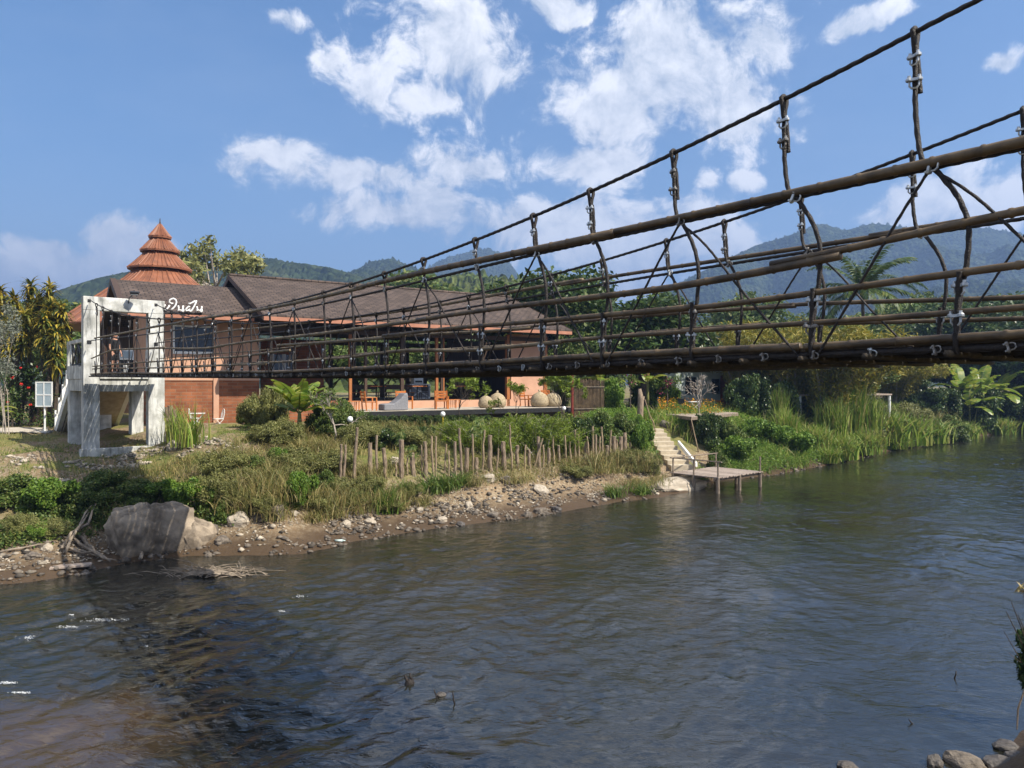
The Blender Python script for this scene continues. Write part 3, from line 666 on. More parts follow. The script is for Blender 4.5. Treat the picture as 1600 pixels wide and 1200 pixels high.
    run(0, rail0, [(-1.5,3.2,0),(2.9,8.4,0),(8.1,12.7,.0),(12.5,17.0,0),(16.6,21.4,.02),(20.9,25.6,0),(25.2,30.2,0)], .041)
    run(0, A, [(-1.5,3.5,0),(3.2,6.65,.025),(6.15,11.2,-.02),(10.8,15.0,0),(14.4,18.4,.02),(18,22.4,0),(22,26.2,0),(25.8,30.7,0)], .034)
    run(0, B, [(-1.5,3.4,0),(3.1,7.85,0),(7.3,12.0,.015),(11.5,15.4,0)], .028)
    run(0, B2, [(14.9,19.4,.02),(19,23.5,0),(23.1,27.2,0),(26.8,30.5,0)], .030)
    run(0, C3, [(-1.5,3.0,0),(2.7,8.9,0),(8.75,12.7,.0),(12.5,16.3,.02),(15.9,20.6,0),(20.2,25,0),(24.6,30.5,0)], .027)
    run(0, E, [(-1.5,2.6,0),(2.62,6.4,0),(6.43,9.6,0),(9.62,13.0,0),(13.03,17.4,0),(17.43,21.8,0),(21.83,26.2,0),(26.23,30.8,0)], .036, M['bamboo'])
    run(WID, lambda y: rail0(y)+.03, [(-1.5,3.4,0),(3.1,6.9,.02),(6.55,10.9,-.01),(10.5,14.9,0),(14.4,18.8,.01),(18.4,23,0),(22.6,30,0)], .031)
    FA = smooth(lin([(-2,1.1),(3,.83),(5.7,.86),(7.5,.98),(9,1.02),(12,1.0),(16,1.1),(20,1.05),(30,1.12)]), .5)
    FC = smooth(lin([(-2,.7),(3,.6),(5.7,.66),(7.5,.73),(9,.76),(12,.70),(16,.74),(20,.66),(30,.72)]), .5)
    run(WID, FA, [(-1.5,3.6,0),(3.3,7.9,0),(7.6,11.9,.01),(11.5,16,0),(15.6,20.4,0),(20,25,0),(24.6,30.6,0)], .027)
    run(WID, FC, [(-1.5,4.0,0),(3.7,8.3,0),(7.9,12.3,.01),(11.9,16.6,0),(16.2,20.9,0),(20.5,25.3,0),(24.9,30.6,0)], .026)
    run(WID, E, [(-1.5,4,0),(4.03,9,0),(9.03,14,0),(14.03,19.5,0),(19.53,25,0),(25.03,30.8,0)], .036, M['bamboo'])
    # clamp: saddle, two nuts and a bent bolt ----------------------
    cm = MB(); cm.lathe((0,-.037,-.014),[(.022,0),(.026,.006),(.026,.022),(.018,.030)],8); cm.lathe((0,.037,-.014),[(.022,0),(.026,.006),(.026,.022),(.018,.030)],8); cm.box((0,0,-.002), (.040,.078,.022)); cm.tube([(0,-.037,0),(.0,-.037,.034)], .013, 6); cm.tube([(0,.037,0),(0,.037,.034)], .013, 6)
    cm.tube([(0,.035,.0),(.0,.035,-.05),(0,.018,-.07),(0,-.018,-.07),(0,-.035,-.05),(0,-.035,0)], .009, 5)
    me0 = None; proto = cm.build('clamp', M['galv'], None); me0 = proto.data; bpy.data.objects.remove(proto); me1 = me0.copy(); me1.materials[0] = M['galv_dull']
    def clamp(par, p, ax='h', sc=1.0, rz=None):
        o = bpy.data.objects.new('clamp', me1 if random.random() < (.4 if sc > .69 else .85) else me0); link(o, par)
        o.location = p-root_loc(par)
        a = math.atan2(BN.y, BN.x)
        o.rotation_euler = (0, 0, (a+math.pi/2+random.uniform(-.5,.5)) if rz is None else rz) if ax == 'h' else (math.radians(90)+random.uniform(-.4,.4), random.uniform(-.2,.2), a+random.uniform(-.3,.3)+math.pi/2)
        o.scale = (sc,)*3; return o
    hx = [1430,1225,1053,923,834,743,662,601,549,506,460,422,392,362,333,308,286,268.7,248.7,232,214,202,186,174,160.7,150.7]
    HY = [2.1,3.0,3.9,4.8]+[F*BD/(x+150) for x in hx]
    for side, w in enumerate((0, WID)):
        for i, y in enumerate(HY):
            y = y + (0 if side == 0 else .04*math.sin(i*2.3)); r = .0195 if y < 20 else .0185
            ht, hr, hd = H_top(y), H_rail(y), H_deck(y)
            lean = -min(.24, .05+max(0, (14-y))*.022)
            m = MB(); gap = ht-hr; rope = (lambda a, b: m.rope(a, b)) if y < 11.5 else (lambda a, b: m.tube(a, b, 6))
            # loop over the main cable
            lp = min(.17, max(.10, gap*.35))
            pts = [bp(w, y, ht-lp)]
            for k in range(9):
                a = math.pi*(k/8); pts.append(bp(w+.042*math.cos(math.pi*k/8)*-1, y, ht-.01+.038*math.sin(a)))
            pts.append(bp(w+.004, y, ht-lp)); rope(pts, r)
            if gap > .45: rope([bp(w+.03, y, ht-lp+.02), bp(w+.034, y-.01, ht-lp-.12), bp(w+.03, y-.02, ht-lp-.30)], r*.9)
            # strand to the handrail, kinked there, then down to the deck edge
            rope([bp(w, y, ht-lp+.01), bp(w+.01, y+.0, ht-lp-.5*(gap-lp)), bp(w, y+lean*.15, hr+.10*min(1, gap)), bp(w-.02, y+lean*.45, hr)], r)
            b = hr-hd; P = [(0,.45),(.10,.75),(.22,1.05),(.38,1.25),(.58,1.22),(.8,1.06),(1.04,1.0)]
            rope([bp(w-.02, y+lean*q[1], hr-b*q[0]) for q in P], r)
            rope([bp(w-.075, y+lean*1.12, hd+.46*b/1.3), bp(w-.06, y+lean*1.05, hd+.18), bp(w-.05, y+lean, hd-.05), bp(w-.02, y+lean, hd-.15)], r)
            h = m.build('hanger', M['cable'], t, smooth=True)
            sc = .95 if y < 7 else (.82 if y < 12 else .7)
            if gap > .25:
                clamp(h, bp(w-.02, y, ht-lp-.02), 'h', sc)
                if gap > .5: clamp(h, bp(w-.02, y, ht-lp-.20), 'h', sc)
            clamp(h, bp(w-.04, y+lean*.4, hr), 'v', sc)
            clamp(h, bp(w-.06, y+lean*1.1, hd+.36*b/1.3), 'h', sc*1.05)
            clamp(h, bp(w-.06, y+lean*1.02, hd+.13), 'h', sc*1.05)
        # crossed stays from every second hanger to the foot of its neighbours
        for i in range(2, len(HY)-1, 2):
            for j in (i-1, i+1):
                if j >= len(HY): continue
                y, y2 = HY[i], HY[j]; l1 = -min(.24, .05+max(0, 14-y)*.022); l2 = -min(.24, .05+max(0, 14-y2)*.022)
                a = bp(w-.03, y+l1*.4, H_rail(y)-.01); b = bp(w-.05, y2+l2+(.1 if j < i else -.06), H_deck(y2)-.10)
                m = MB(); mid = a.lerp(b, .25)+Vector((0,0,.06 if j < i else .02)); pp = [a, mid, a.lerp(b,.6)+Vector((0,0,.01)), b]; m.rope(pp, .0120, .014, .11, 7) if y < 10 else m.tube(pp, .0115, 6); m.build('stay', M['cable'], t, smooth=True)
        if side == 0:
            y = 3.0
            while y < 30.5:
                clamp(t, bp(w-.045, y, H_deck(y)-.12), 'v', .68, None).name = 'cable_clip'; y += .37
build_bridge()

# ------------------------------------------------------------------ the cafe
B0 = Vector((-4.14, 43.7, 0)); EB = Vector((.832, .555, 0)); NB = Vector((-.555, .832, 0)); TER = 4.05; INF = 4.5
def bq(a, b, z=0): return B0+EB*a+NB*b+Vector((0,0,z))
def a_at(x, b):
    k = (x-800)/F; ox = B0.x+NB.x*b; oy = B0.y+NB.y*b
    return (k*oy-ox)/(EB.x-k*EB.y)
def bbox(m, a0, a1, b0, b1, z0, z1): m.obox(bq(a0,b0,z0), EB*(a1-a0), NB*(b1-b0), (0,0,z1-z0))
def roof_panel(m, a0, a1, b0, z0, b1, z1, th=.12):
    m.obox(bq(a0,b0,z0-th), EB*(a1-a0), NB*(b1-b0)+Vector((0,0,z1-z0)), (0,0,th))
def build_cafe():
    t = thing('riverside_cafe', 'long cafe building with brown shingle roofs, peach walls and an open hall', 'building', bq(-2, 4, TER))
    EZ, RZ_, RB = 9.08, 12.0, 7.5
    aL, aR = -10.35, 9.75
    m = MB(); roof_panel(m, aL, aR, 0, EZ, RB, RZ_); roof_panel(m, aL, aR, 2*RB, EZ, RB, RZ_-.004); rf = m.build('main_roof', M['shingle'], t)
    m = MB(); m.obox(bq(aL, -.03, EZ-.30), EB*(aR-aL), NB*.06, (0,0,.20)); m.build('fascia', M['fascia'], rf)
    m = MB()
    for a in (aL-.05, aR+.0):
        m = MB(); m.obox(bq(a, .02, EZ-.26), EB*.05, NB*RB+Vector((0,0,RZ_-EZ)), (0,0,.29)); m.obox(bq(a, 2*RB-.02, EZ-.26), EB*.05, NB*-RB+Vector((0,0,RZ_-EZ)), (0,0,.29)); m.build('verge_board', M['darktimber'], rf)
    m = MB(); m.obox(bq(aL+.1, .1, EZ-.34), EB*(aR-aL-.2), NB*7.3+Vector((0,0,2.84)), (0,0,.06)); m.build('soffit', M['soffit'], rf)
    m = MB(); m.tube([bq(aL-.02,RB,RZ_+.03), bq(aR+.02,RB,RZ_+.03)], .10, 6); m.build('ridge_cap', M['shingle'], rf)
    # gable end, set in from the verge
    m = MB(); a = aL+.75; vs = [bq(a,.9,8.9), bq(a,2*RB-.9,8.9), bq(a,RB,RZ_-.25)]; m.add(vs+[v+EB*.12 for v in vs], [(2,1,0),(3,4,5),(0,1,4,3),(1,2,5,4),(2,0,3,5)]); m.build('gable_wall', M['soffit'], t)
    # lower wing roof
    wb0, wb1, wz0, wz1 = 1.75, 7.0, 9.12, 11.22; wl = a_at(181, wb1)
    m = MB(); roof_panel(m, wl, aL+.8, wb0, wz0, wb1, wz1); roof_panel(m, wl, aL+.8, 2*wb1-wb0, wz0, wb1, wz1-.004); wr = m.build('wing_roof', M['shingle'], t)
    m = MB(); m.obox(bq(wl, wb0-.03, wz0-.28), EB*(aL-wl-.02), NB*.06, (0,0,.18)); m.build('fascia', M['fascia'], wr)
    m = MB(); m.obox(bq(wl-.28, wb0+.02, wz0-.30), EB*.28, NB*(wb1-wb0)+Vector((0,0,wz1-wz0)), (0,0,.36)); m.obox(bq(wl-.28, 2*wb1-wb0, wz0-.30), EB*.28, NB*-(wb1-wb0)+Vector((0,0,wz1-wz0)), (0,0,.355)); m.build('verge_board', M['darktimber'], wr)
    # front wall of the closed part: brick below, plaster above
    WB = 3.4; zg, zs = 2.9, 5.75; aw0 = a_at(232, WB); aw1 = a_at(405, WB); wt = .22
    m = MB(); bbox(m, aw0, aw1, WB, WB+wt, zg, zs); bbox(m, aw1-.22, aw1, WB+wt, 9.5, zg, zs); bbox(m, aw0, aw0+.22, WB+wt, 9.5, zg, zs); m.build('brick_wall', M['brick'], t)
    x0, x1 = a_at(270, WB), a_at(335, WB); z0, z1 = 5.5+(600-553)/F*39, 5.5+(600-509)/F*39.4
    m = MB(); bbox(m, aw0, x0, WB, WB+wt, zs, 9.25); bbox(m, x1, aw1, WB, WB+wt, zs, 8.95); bbox(m, x0, x1, WB, WB+wt, zs, z0); bbox(m, x0, x1, WB, WB+wt, z1, 9.25)
    bbox(m, aw1-.22, aw1, WB+wt, 9.5, zs, 8.95); bbox(m, aw0, aw0+.22, WB+wt, 9.5, zs, 9.25); m.build('plaster_wall', M['plaster'], t)
    m = MB(); p = a_at(338, WB-.1); bbox(m, p-.14, p+.14, WB-.09, WB-.004, zg, 8.95); m.build('pilaster', M['plaster'], t)
    m = MB(); bbox(m, aw0, aw1, WB-.05, WB-.004, zs-.06, zs+.06); m.build('string_course', M['plaster'], t)
    w = MB(); bbox(w, x0+.05, x1-.05, WB+.08, WB+.10, z0+.05, z1-.05); wi = w.build('window', M['glassdark'], t)
    m = MB(); fr = .09
    bbox(m, x0, x0+fr, WB-.04, WB+.14, z0, z1); bbox(m, x1-fr, x1, WB-.04, WB+.14, z0, z1); bbox(m, x0+fr, x1-fr, WB-.04, WB+.14, z0, z0+fr*1.5); bbox(m, x0+fr, x1-fr, WB-.04, WB+.14, z1-fr, z1); m.build('frame', M['white'], wi)
    # hall: floors, posts, panels
    fa0, fa1 = a_at(405, 2.2), a_at(853, 2.2)
    m = MB(); bbox(m, a_at(536,-1.6), a_at(893,-1.6), -1.7, 2.0, TER-.16, TER); m.build('terrace_slab', M['path'], t)
    m = MB(); bbox(m, a_at(536,-1.6)-.02, a_at(893,-1.6)+.02, -1.76, -1.702, TER-.30, TER-.03); m.build('terrace_edge', M['black'], t)
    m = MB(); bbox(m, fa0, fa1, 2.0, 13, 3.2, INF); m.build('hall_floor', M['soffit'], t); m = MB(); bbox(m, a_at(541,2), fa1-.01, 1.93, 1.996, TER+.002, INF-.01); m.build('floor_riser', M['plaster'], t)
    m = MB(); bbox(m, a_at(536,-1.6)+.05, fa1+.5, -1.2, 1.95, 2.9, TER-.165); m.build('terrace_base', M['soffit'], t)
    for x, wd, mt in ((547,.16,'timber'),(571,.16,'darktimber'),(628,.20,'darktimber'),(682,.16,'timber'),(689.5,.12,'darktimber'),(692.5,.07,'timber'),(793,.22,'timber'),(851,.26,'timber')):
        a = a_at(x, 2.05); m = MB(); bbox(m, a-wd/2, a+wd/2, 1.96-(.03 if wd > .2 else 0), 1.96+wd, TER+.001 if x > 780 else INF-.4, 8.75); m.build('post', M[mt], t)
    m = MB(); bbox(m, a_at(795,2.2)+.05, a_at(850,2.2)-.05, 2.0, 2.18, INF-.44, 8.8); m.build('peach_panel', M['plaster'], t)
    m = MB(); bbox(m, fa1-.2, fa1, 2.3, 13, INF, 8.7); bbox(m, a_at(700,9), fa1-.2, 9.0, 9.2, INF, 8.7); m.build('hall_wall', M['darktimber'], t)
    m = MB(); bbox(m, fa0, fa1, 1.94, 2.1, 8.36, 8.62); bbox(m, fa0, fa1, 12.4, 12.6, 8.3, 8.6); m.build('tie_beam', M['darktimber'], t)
    m = MB()
    for i in range(22):
        a = aL+.6+i*.92; m.obox(bq(a, .15, EZ-.46), EB*.07, NB*4+Vector((0,0,1.557)), (0,0,.11))
    m.build('rafters', M['soffit'], rf)
    # inner partition with two louvred windows
    pa0, pa1 = a_at(408, 7), a_at(506, 7)
    m = MB(); bbox(m, pa0, pa1, 7.0, 7.15, INF, 8.2); m.build('brick_partition', M['brick'], t)
    for x in (436, 452):
        a = a_at(x, 6.9); m = MB(); bbox(m, a-.28, a+.28, 6.93, 6.99, 6.05, 7.3); wi = m.build('window', M['glassdark'], t)
        m = MB(); bbox(m, a-.42, a-.29, 6.9, 6.985, 6.0, 7.35); bbox(m, a+.29, a+.42, 6.9, 6.985, 6.0, 7.35); bbox(m, a-.02, a+.02, 6.9, 6.93, 6.05, 7.3); m.build('shutter', M['white'], wi)
    for x in (520, 556, 600, 640, 668):
        a = a_at(x, 12); m = MB(); bbox(m, a-.12, a+.12, 12.3, 12.55, INF, 8.4); m.build('rear_post', M['darktimber'], t)
    a0, a1 = a_at(405,5), a_at(536,-1)
    m = MB(); bbox(m, aw1+.01, a_at(541,2.2), 1.8, 1.99, 3.0, INF+.05); m.build('low_wall', M['brick'], t)
    return t
build_cafe()
def build_sign():
    t = thing('cafe_sign', 'white cursive Thai letters standing on the eave of the brown roof beside the tower', 'sign', bq(a_at(280,1.6), 1.6, 9.2))
    Yd = bq(a_at(280,1.6),1.6).y
    def S(u, v):
        x = 240+u/16; y = 450+v/16; a = a_at(x, 1.6); q = bq(a, 1.6); return Vector((q.x, q.y, EYE+(600-y)/F*q.y))
    L1 = [[(300,425),(268,440),(262,500),(290,550),(330,530),(365,490),(400,430)], [(490,388),(440,388),(388,350),(405,300),(455,272),(500,265),(550,295),(572,350),(555,420),(510,485),(470,525),(435,545)]]
    L2 = [[(612,440),(628,490),(612,565),(650,548),(705,565),(732,520),(740,440)], [(705,565),(735,592),(750,570),(736,520)]]
    L3 = [[(872,388),(915,392),(975,360),(1035,325)], [(1072,310),(1050,380),(1005,475),(955,560),(925,592),(895,570),(905,530),(865,560),(815,575),(798,545),(835,500),(880,462),(908,480)]]
    L4 = [[(1075,460),(1092,505),(1075,572),(1115,550),(1165,570),(1198,520),(1206,455)], [(1165,570),(1195,602),(1214,578),(1200,525)]]
    for L in (L1, L2, L3, L4):
        m = MB()
        for st in L: m.tube([S(*q) for q in st], .045, 6)
        m.build('letter', M['white'], t, smooth=True)
    m = MB(); m.tube([S(262,612)+NB*.08, S(1230,622)+NB*.08], .03, 5)
    for u in (300, 470, 640, 850, 930, 1110, 1190): m.tube([S(u,560)+NB*.07, S(u,640)+NB*.12], .018, 4)
    m.build('sign_frame', M['black'], t)
build_sign()
def build_pavilion():
    Yd = 57.0; c = px(250, 600, Yd); t = thing('tiered_pavilion', 'orange metal pavilion roof in stacked tiers with a pointed finial, rising behind the cafe', 'pavilion', (c.x, c.y, 3.5))
    Z = lambda y: EYE+(600-y)/F*Yd; R = lambda w: w/F*Yd; n = 14
    def tier(y0, w0, y1, w1, ymid=None, wmid=None):
        m = MB(); pr = [(R(w0), Z(y0)), (R(w0*.62+w1*.38)*.985, Z(y0*.62+y1*.38)), (R(w0*.25+w1*.75)*.985, Z(y0*.25+y1*.75)), (R(w1), Z(y1)), (R(w1)-.02, Z(y1)-.12), (R(w1)*.6, Z(y1)-.02)]
        if wmid: pr[1:3] = [(R(wmid), Z(ymid))]
        m.lathe((c.x, c.y, 0), pr, n)
        for k in range(n*3):                       # standing seams
            a = 2*math.pi*k/(n*3); f = 1 if k % 3 == 0 else math.cos(math.pi/n)*1.0/ (math.cos(((k % 3)-1.5)*2*math.pi/(n*3)))
            pts = [Vector((c.x+r*f*math.cos(a), c.y+r*f*math.sin(a), z+.02)) for r, z in pr[:-2]]; m.tube(pts, .035 if k % 3 else .06, 4)
        m.build('roof_tier', M['orange_roof'], t)
    tier(351, 1.5, 371, 16.5); tier(372.5, 11, 393, 28.5); tier(395, 20, 421, 46); tier(424, 36, 514, 148, 441, 54)
    m = MB(); m.lathe((c.x, c.y, 0), [(.10,Z(354)),(.09,Z(350)),(.05,Z(347)),(.02,Z(341))], 8); m.build('finial', M['darktimber'], t)
    for (y0, y1, w) in ((371,374,10),(392,397,20),(420,426,34)):
        m = MB(); m.lathe((c.x,c.y,0), [(R(w),Z(y1)-.1),(R(w),Z(y0)+.1)], n); m.build('drum', M['darktimber'], t)
    for k in range(10):
        a = 2*math.pi*(k+.3)/10; m = MB(); q = Vector((c.x+R(128)*math.cos(a), c.y+R(128)*math.sin(a), 0)); m.tube([q+Vector((0,0,3.2)), q+Vector((0,0,Z(505)))], .14, 8); m.build('column', M['darktimber'], t)
    m = MB(); m.lathe((c.x,c.y,0), [(R(95),3.2),(R(95),Z(512))], n); m.build('inner_wall', M['darktimber'], t)
build_pavilion()
# ------------------------------------------------------------------ plants
def unit(a): return a/np.maximum(np.linalg.norm(a, axis=1, keepdims=True), 1e-9)
def leafquads(P, out, L, W, rg, droop=.25, up=.35):
    n = len(P); nr = unit(out*.55 + rg.normal(size=(n,3))*.75 + np.array([0,0,up]))
    a = unit(np.cross(nr, rg.normal(size=(n,3)))); a[:,2] -= droop; a = unit(a); b = unit(np.cross(nr, a))
    s = rg.uniform(.65,1.3,size=(n,1)); l = a*L*s; w = b*W*s
    V = np.stack([P-l*.5, P-l*.05+w*.5, P+l*.55, P-l*.05-w*.5], 1)
    return V.reshape(-1,3), np.arange(4*n).reshape(-1,4)
def cloud(clumps, per, L, W, rg, droop=.25, shell=2.4, up=.35):
    """leaves through the volume of each clump, thicker towards its outside"""
    Ps = []; Os = []
    for c in clumps:
        k = int(per*max(.25, (c[3]*c[4]*c[5])**(2/3))) if per > 0 else -per
        d = unit(rg.normal(size=(k,3))); r = rg.uniform(0,1,size=(k,1))**(1/shell)*rg.uniform(.8,1.12,size=(k,1))
        Ps.append(np.array(c[:3])+d*r*np.array(c[3:6])); Os.append(d)
    return leafquads(np.concatenate(Ps), np.concatenate(Os), L, W, rg, droop, up)
def clumps_on(center, R, n, rr, rg, low=-.5, flat=.85):
    out = []
    while len(out) < n:
        d = rg.normal(size=3); d /= np.linalg.norm(d)
        if d[2] < low: continue
        q = rg.uniform(.55,1.0)**.7; r = rr*rg.uniform(.65,1.35)
        p = np.array(center)+d*q*np.array(R)*(1+.12*rg.normal()); out.append((p[0],p[1],p[2], r, r, r*flat))
    return out
def trunk_mesh(m, base, top, r0, r1, rg, bend=.25, n=7):
    base = Vector(base); top = Vector(top); pts = []; rs = []
    for i in range(n+1):
        t = i/n; p = base.lerp(top, t)+Vector((rg.normal(),rg.normal(),0))*bend*math.sin(math.pi*t)*.6; pts.append(p); rs.append(r0*(1-t)+r1*t+(r0*.35*(1-t)**8))
    m.tube(pts, rs, 8); return pts
def make_tree(name, label, cat, H, R, ncl, rr, per, L, W, lm, seed, bark='bark', tr=.22, crown_z=None, group=None, droop=.25, low=-.45, shell=2.4):
    rg = np.random.default_rng(seed); t = thing(name, label, cat, (0,0,0), 0, group)
    cz = crown_z or H-R[2]; cl = clumps_on((0,0,cz), (R[0]-rr*.5,R[1]-rr*.5,R[2]-rr*.4), ncl, rr, rg, low)
    m = MB(); pts = trunk_mesh(m, (0,0,-.4), (rg.normal()*.3,rg.normal()*.3,cz), tr, tr*.45, rg)
    for c in cl:
        if rg.uniform() < .6:
            s = pts[rg.integers(3, len(pts))]; e = Vector(c[:3]); md = s.lerp(e,.5)+Vector((0,0,.25*rr)); m.tube([s, md, e], [tr*.38, tr*.24, tr*.08], 5, False)
    m.build('trunk', M[bark], t, smooth=True)
    V, Fc = cloud(cl, per, L, W, rg, droop, shell); np_obj('crown', V, Fc, M[lm], t, local=True)
    return t
def place(t, p, H0, H, rz=None, wide=1.0, label=None, group=None, first=False):
    s = H/H0; o = t if first else copy_tree(t)
    o.location = p; o.rotation_euler = (0,0,random.uniform(0,6.28) if rz is None else rz); o.scale = (s*wide,s*wide,s)
    if label: o['label'] = label
    if group: o['group'] = group
    return o
def ground_at(x, Y):
    X = (x-800)/F*Y; return Vector((X, Y, gz(X, Y)-.05))
def trees():
    dark = make_tree('broadleaf_tree', 'x', 'tree', 8, (3.6,3.6,3.2), 38, 1.15, 420, .34, .15, 'lf_dark', 1)
    mid = make_tree('broadleaf_tree', 'x', 'tree', 8, (3.4,3.4,3.0), 34, 1.1, 360, .32, .16, 'lf_mid', 2)
    oli = make_tree('airy_tree', 'x', 'tree', 9, (3.6,3.6,2.6), 60, .62, 260, .26, .12, 'lf_olive', 3, 'bark_pale', .18, low=-.3, shell=1.6)
    # behind the cafe and beyond the garden; (column, top row, depth, width, kind, label)
    L = [(850,420,60,1.25,'d','dense dark green mango tree rising behind the right end of the cafe roof'),
         (1003,462,58,1.45,'d','broad dark green mango tree right of the cafe roof end, behind the rope bridge'),
         (930,487,56,1.05,'d','lower dark green tree between the two mango trees beside the cafe'),
         (335,374,78,1.0,'o','pale olive airy tree rising behind the brown roof right of the tiered pavilion'),
         (905,520,54,.9,'m','mid green tree just behind the peach end wall of the cafe')]
    first = {'d': True, 'm': True, 'o': True}; pr = {'d': (dark, 8), 'm': (mid, 8), 'o': (oli, 9)}
    def put(x, yt, Y, wide, k, label, group=None):
        g = ground_at(x, Y); H = EYE+(600-yt)/F*Y-g.z; place(pr[k][0], g, pr[k][1], H, None, wide, label, group, first[k]); first[k] = False
    for a in L: put(*a)
    for x, Y in ((515,64),(560,66),(600,63),(645,67),(690,64),(735,66),(470,66)):
        put(x, 530+random.uniform(-8,10), Y, 1.35, random.choice('dm'), 'dark garden tree seen through the open hall of the cafe', 'garden trees behind the cafe hall')
    for x, yt, Y in ((1085,522,84),(1130,505,90),(1168,462,100),(1205,500,96),(1262,500,100),(1300,490,104),(1345,505,98),(1400,478,105),(1445,462,100),(1490,470,92),(1530,460,96),(1575,468,88),(1620,455,92),(1665,470,86),(1710,470,88),
                     (1060,530,78),(1430,495,98),(1545,490,104),(1600,490,108),(1110,540,76)):
        k = 'm' if x in (1168,1085,1345) else random.choice('ddm')
        put(x, yt, Y, random.uniform(1.0,1.35), k, 'pale green round tree standing above the garden trees before the mountain' if x == 1168 else 'broad green tree in the line of woods beyond the far garden', None if x == 1168 else 'trees beyond the far garden')
    for x, yt, Y in ((-60,470,70),(-10,468,66),(38,482,72),(85,470,76),(118,478,84),(150,500,80)):
        put(x, yt, Y, 1.2, random.choice('mmd'), 'green tree in the wood behind the left hedge and tower', 'trees behind the left hedge')
    for x, yt, Y in ((640,428,120),(1020,505,95)):
        put(x, yt, Y, 1.2, 'm', 'green tree top showing above the cafe roof ridge', 'tree tops above the cafe roof')
    # low dark woods under the bridge, right
    for x, yt, Y in ((1170,556,70),(1215,552,72),(1260,560,74),(1300,556,72),(1345,556,80),(1395,552,86),(1440,556,96),(1480,548,100),(1530,552,102),(1580,548,106),(1630,548,108),(1250,575,66),(1330,580,76),(1400,580,84),(1140,575,68),(1190,578,66)):
        put(x, yt, Y, 1.7, random.choice('dm'), 'low dark tree in the shade of the garden behind the reeds', 'low trees behind the reeds')
    # yellow-green feathery bamboo clumps
    rg = np.random.default_rng(5); t = thing('bamboo_clump', 'x', 'bamboo', (0,0,0)); m = MB(); cl = []
    for i in range(34):
        a = rg.uniform(0,6.28); r = rg.uniform(.1,.7); h = rg.uniform(4.0,6.0); sp = rg.uniform(.8,2.9)
        b = Vector((math.cos(a)*r, math.sin(a)*r, -.3)); pts = [b+Vector((math.cos(a)*sp*q*q*q, math.sin(a)*sp*q*q*q, (h+.3)*(q-.25*q**4))) for q in np.linspace(0,1,7)]
        m.tube(pts, [.05,.048,.045,.04,.03,.02,.01], 5)
        for q in range(2, 7): p = pts[q]; cl.append((p.x,p.y,p.z,.48,.48,.55))
    m.build('culms', M['bark_pale'], t); V, Fc = cloud(cl, 620, .26, .045, rg, .7, 2.0); np_obj('crown', V, Fc, M['lf_yellow'], t, local=True)
    f = True
    for x, yt, Y, w in ((1195,474,64,1.3),(1240,482,60,1.25),(1290,478,59,1.3),(1158,508,62,1.2),(1325,494,64,1.25),(1400,540,80,1.4)):
        g = ground_at(x, Y); place(t, g, 5.6, EYE+(600-yt)/F*Y-g.z, None, w, 'yellow green feathery bamboo clump beyond the reeds, left of the coconut palm', 'feathery bamboo clumps', f); f = False
    # coconut palm
    Y = 68; g = ground_at(1352, Y); t = thing('coconut_palm', 'tall coconut palm with long drooping fronds in front of the blue mountain', 'palm tree', g)
    top = px(1348, 452, Y); m = MB(); trunk_mesh(m, g-Vector((0,0,.3)), top, .22, .14, rg, .2); m.build('trunk', M['bark'], t, smooth=True)
    for i in range(30):
        a = i*2.4; el = rg.uniform(-.2,1.25) if i > 6 else rg.uniform(.9,1.35); Ln = rg.uniform(5.0,6.4); d = Vector((math.cos(a),math.sin(a),0)); n = 15; rib = []
        for j in range(n+1):
            q = j/n; th = el-1.25*q*q-.15*q; 
            rib.append((rib[-1]+ (d*math.cos(th)+Vector((0,0,math.sin(th))))*(Ln/n)) if rib else Vector(top))
        V = []; Fc = []; sd_ = Vector((-d.y,d.x,0))
        for j in range(1, n*3):
            q = j/(n*3); p = rib[int(q*n)].lerp(rib[min(n,int(q*n)+1)], q*n-int(q*n)); tan = (rib[min(n,int(q*n)+1)]-rib[int(q*n)]).normalized()
            ll = .85*math.sin(math.pi*min(1,.12+q*.86))+.1
            for s in (-1,1):
                e = p+(sd_*s*.8+tan*.55+Vector((0,0,-.45+.1*rg.normal())))*ll; k = len(V); w = tan*.085
                V += [p-w, p.lerp(e,.5)+Vector((0,0,.06))-w*.9, e, p.lerp(e,.5)+Vector((0,0,.06))+w*.9]; Fc.append((k,k+1,k+2,k+3))
        np_obj('frond', [tuple(v) for v in V], Fc, M['lf_dark'] if i % 5 else M['lf_mid'], t)
    V, Fc = cloud([(top.x,top.y-.3,top.z-.6,.45,.45,.4)], -40, .3, .28, rg, .1); np_obj('coconuts', V, Fc, M['lf_drac'], t)
trees()

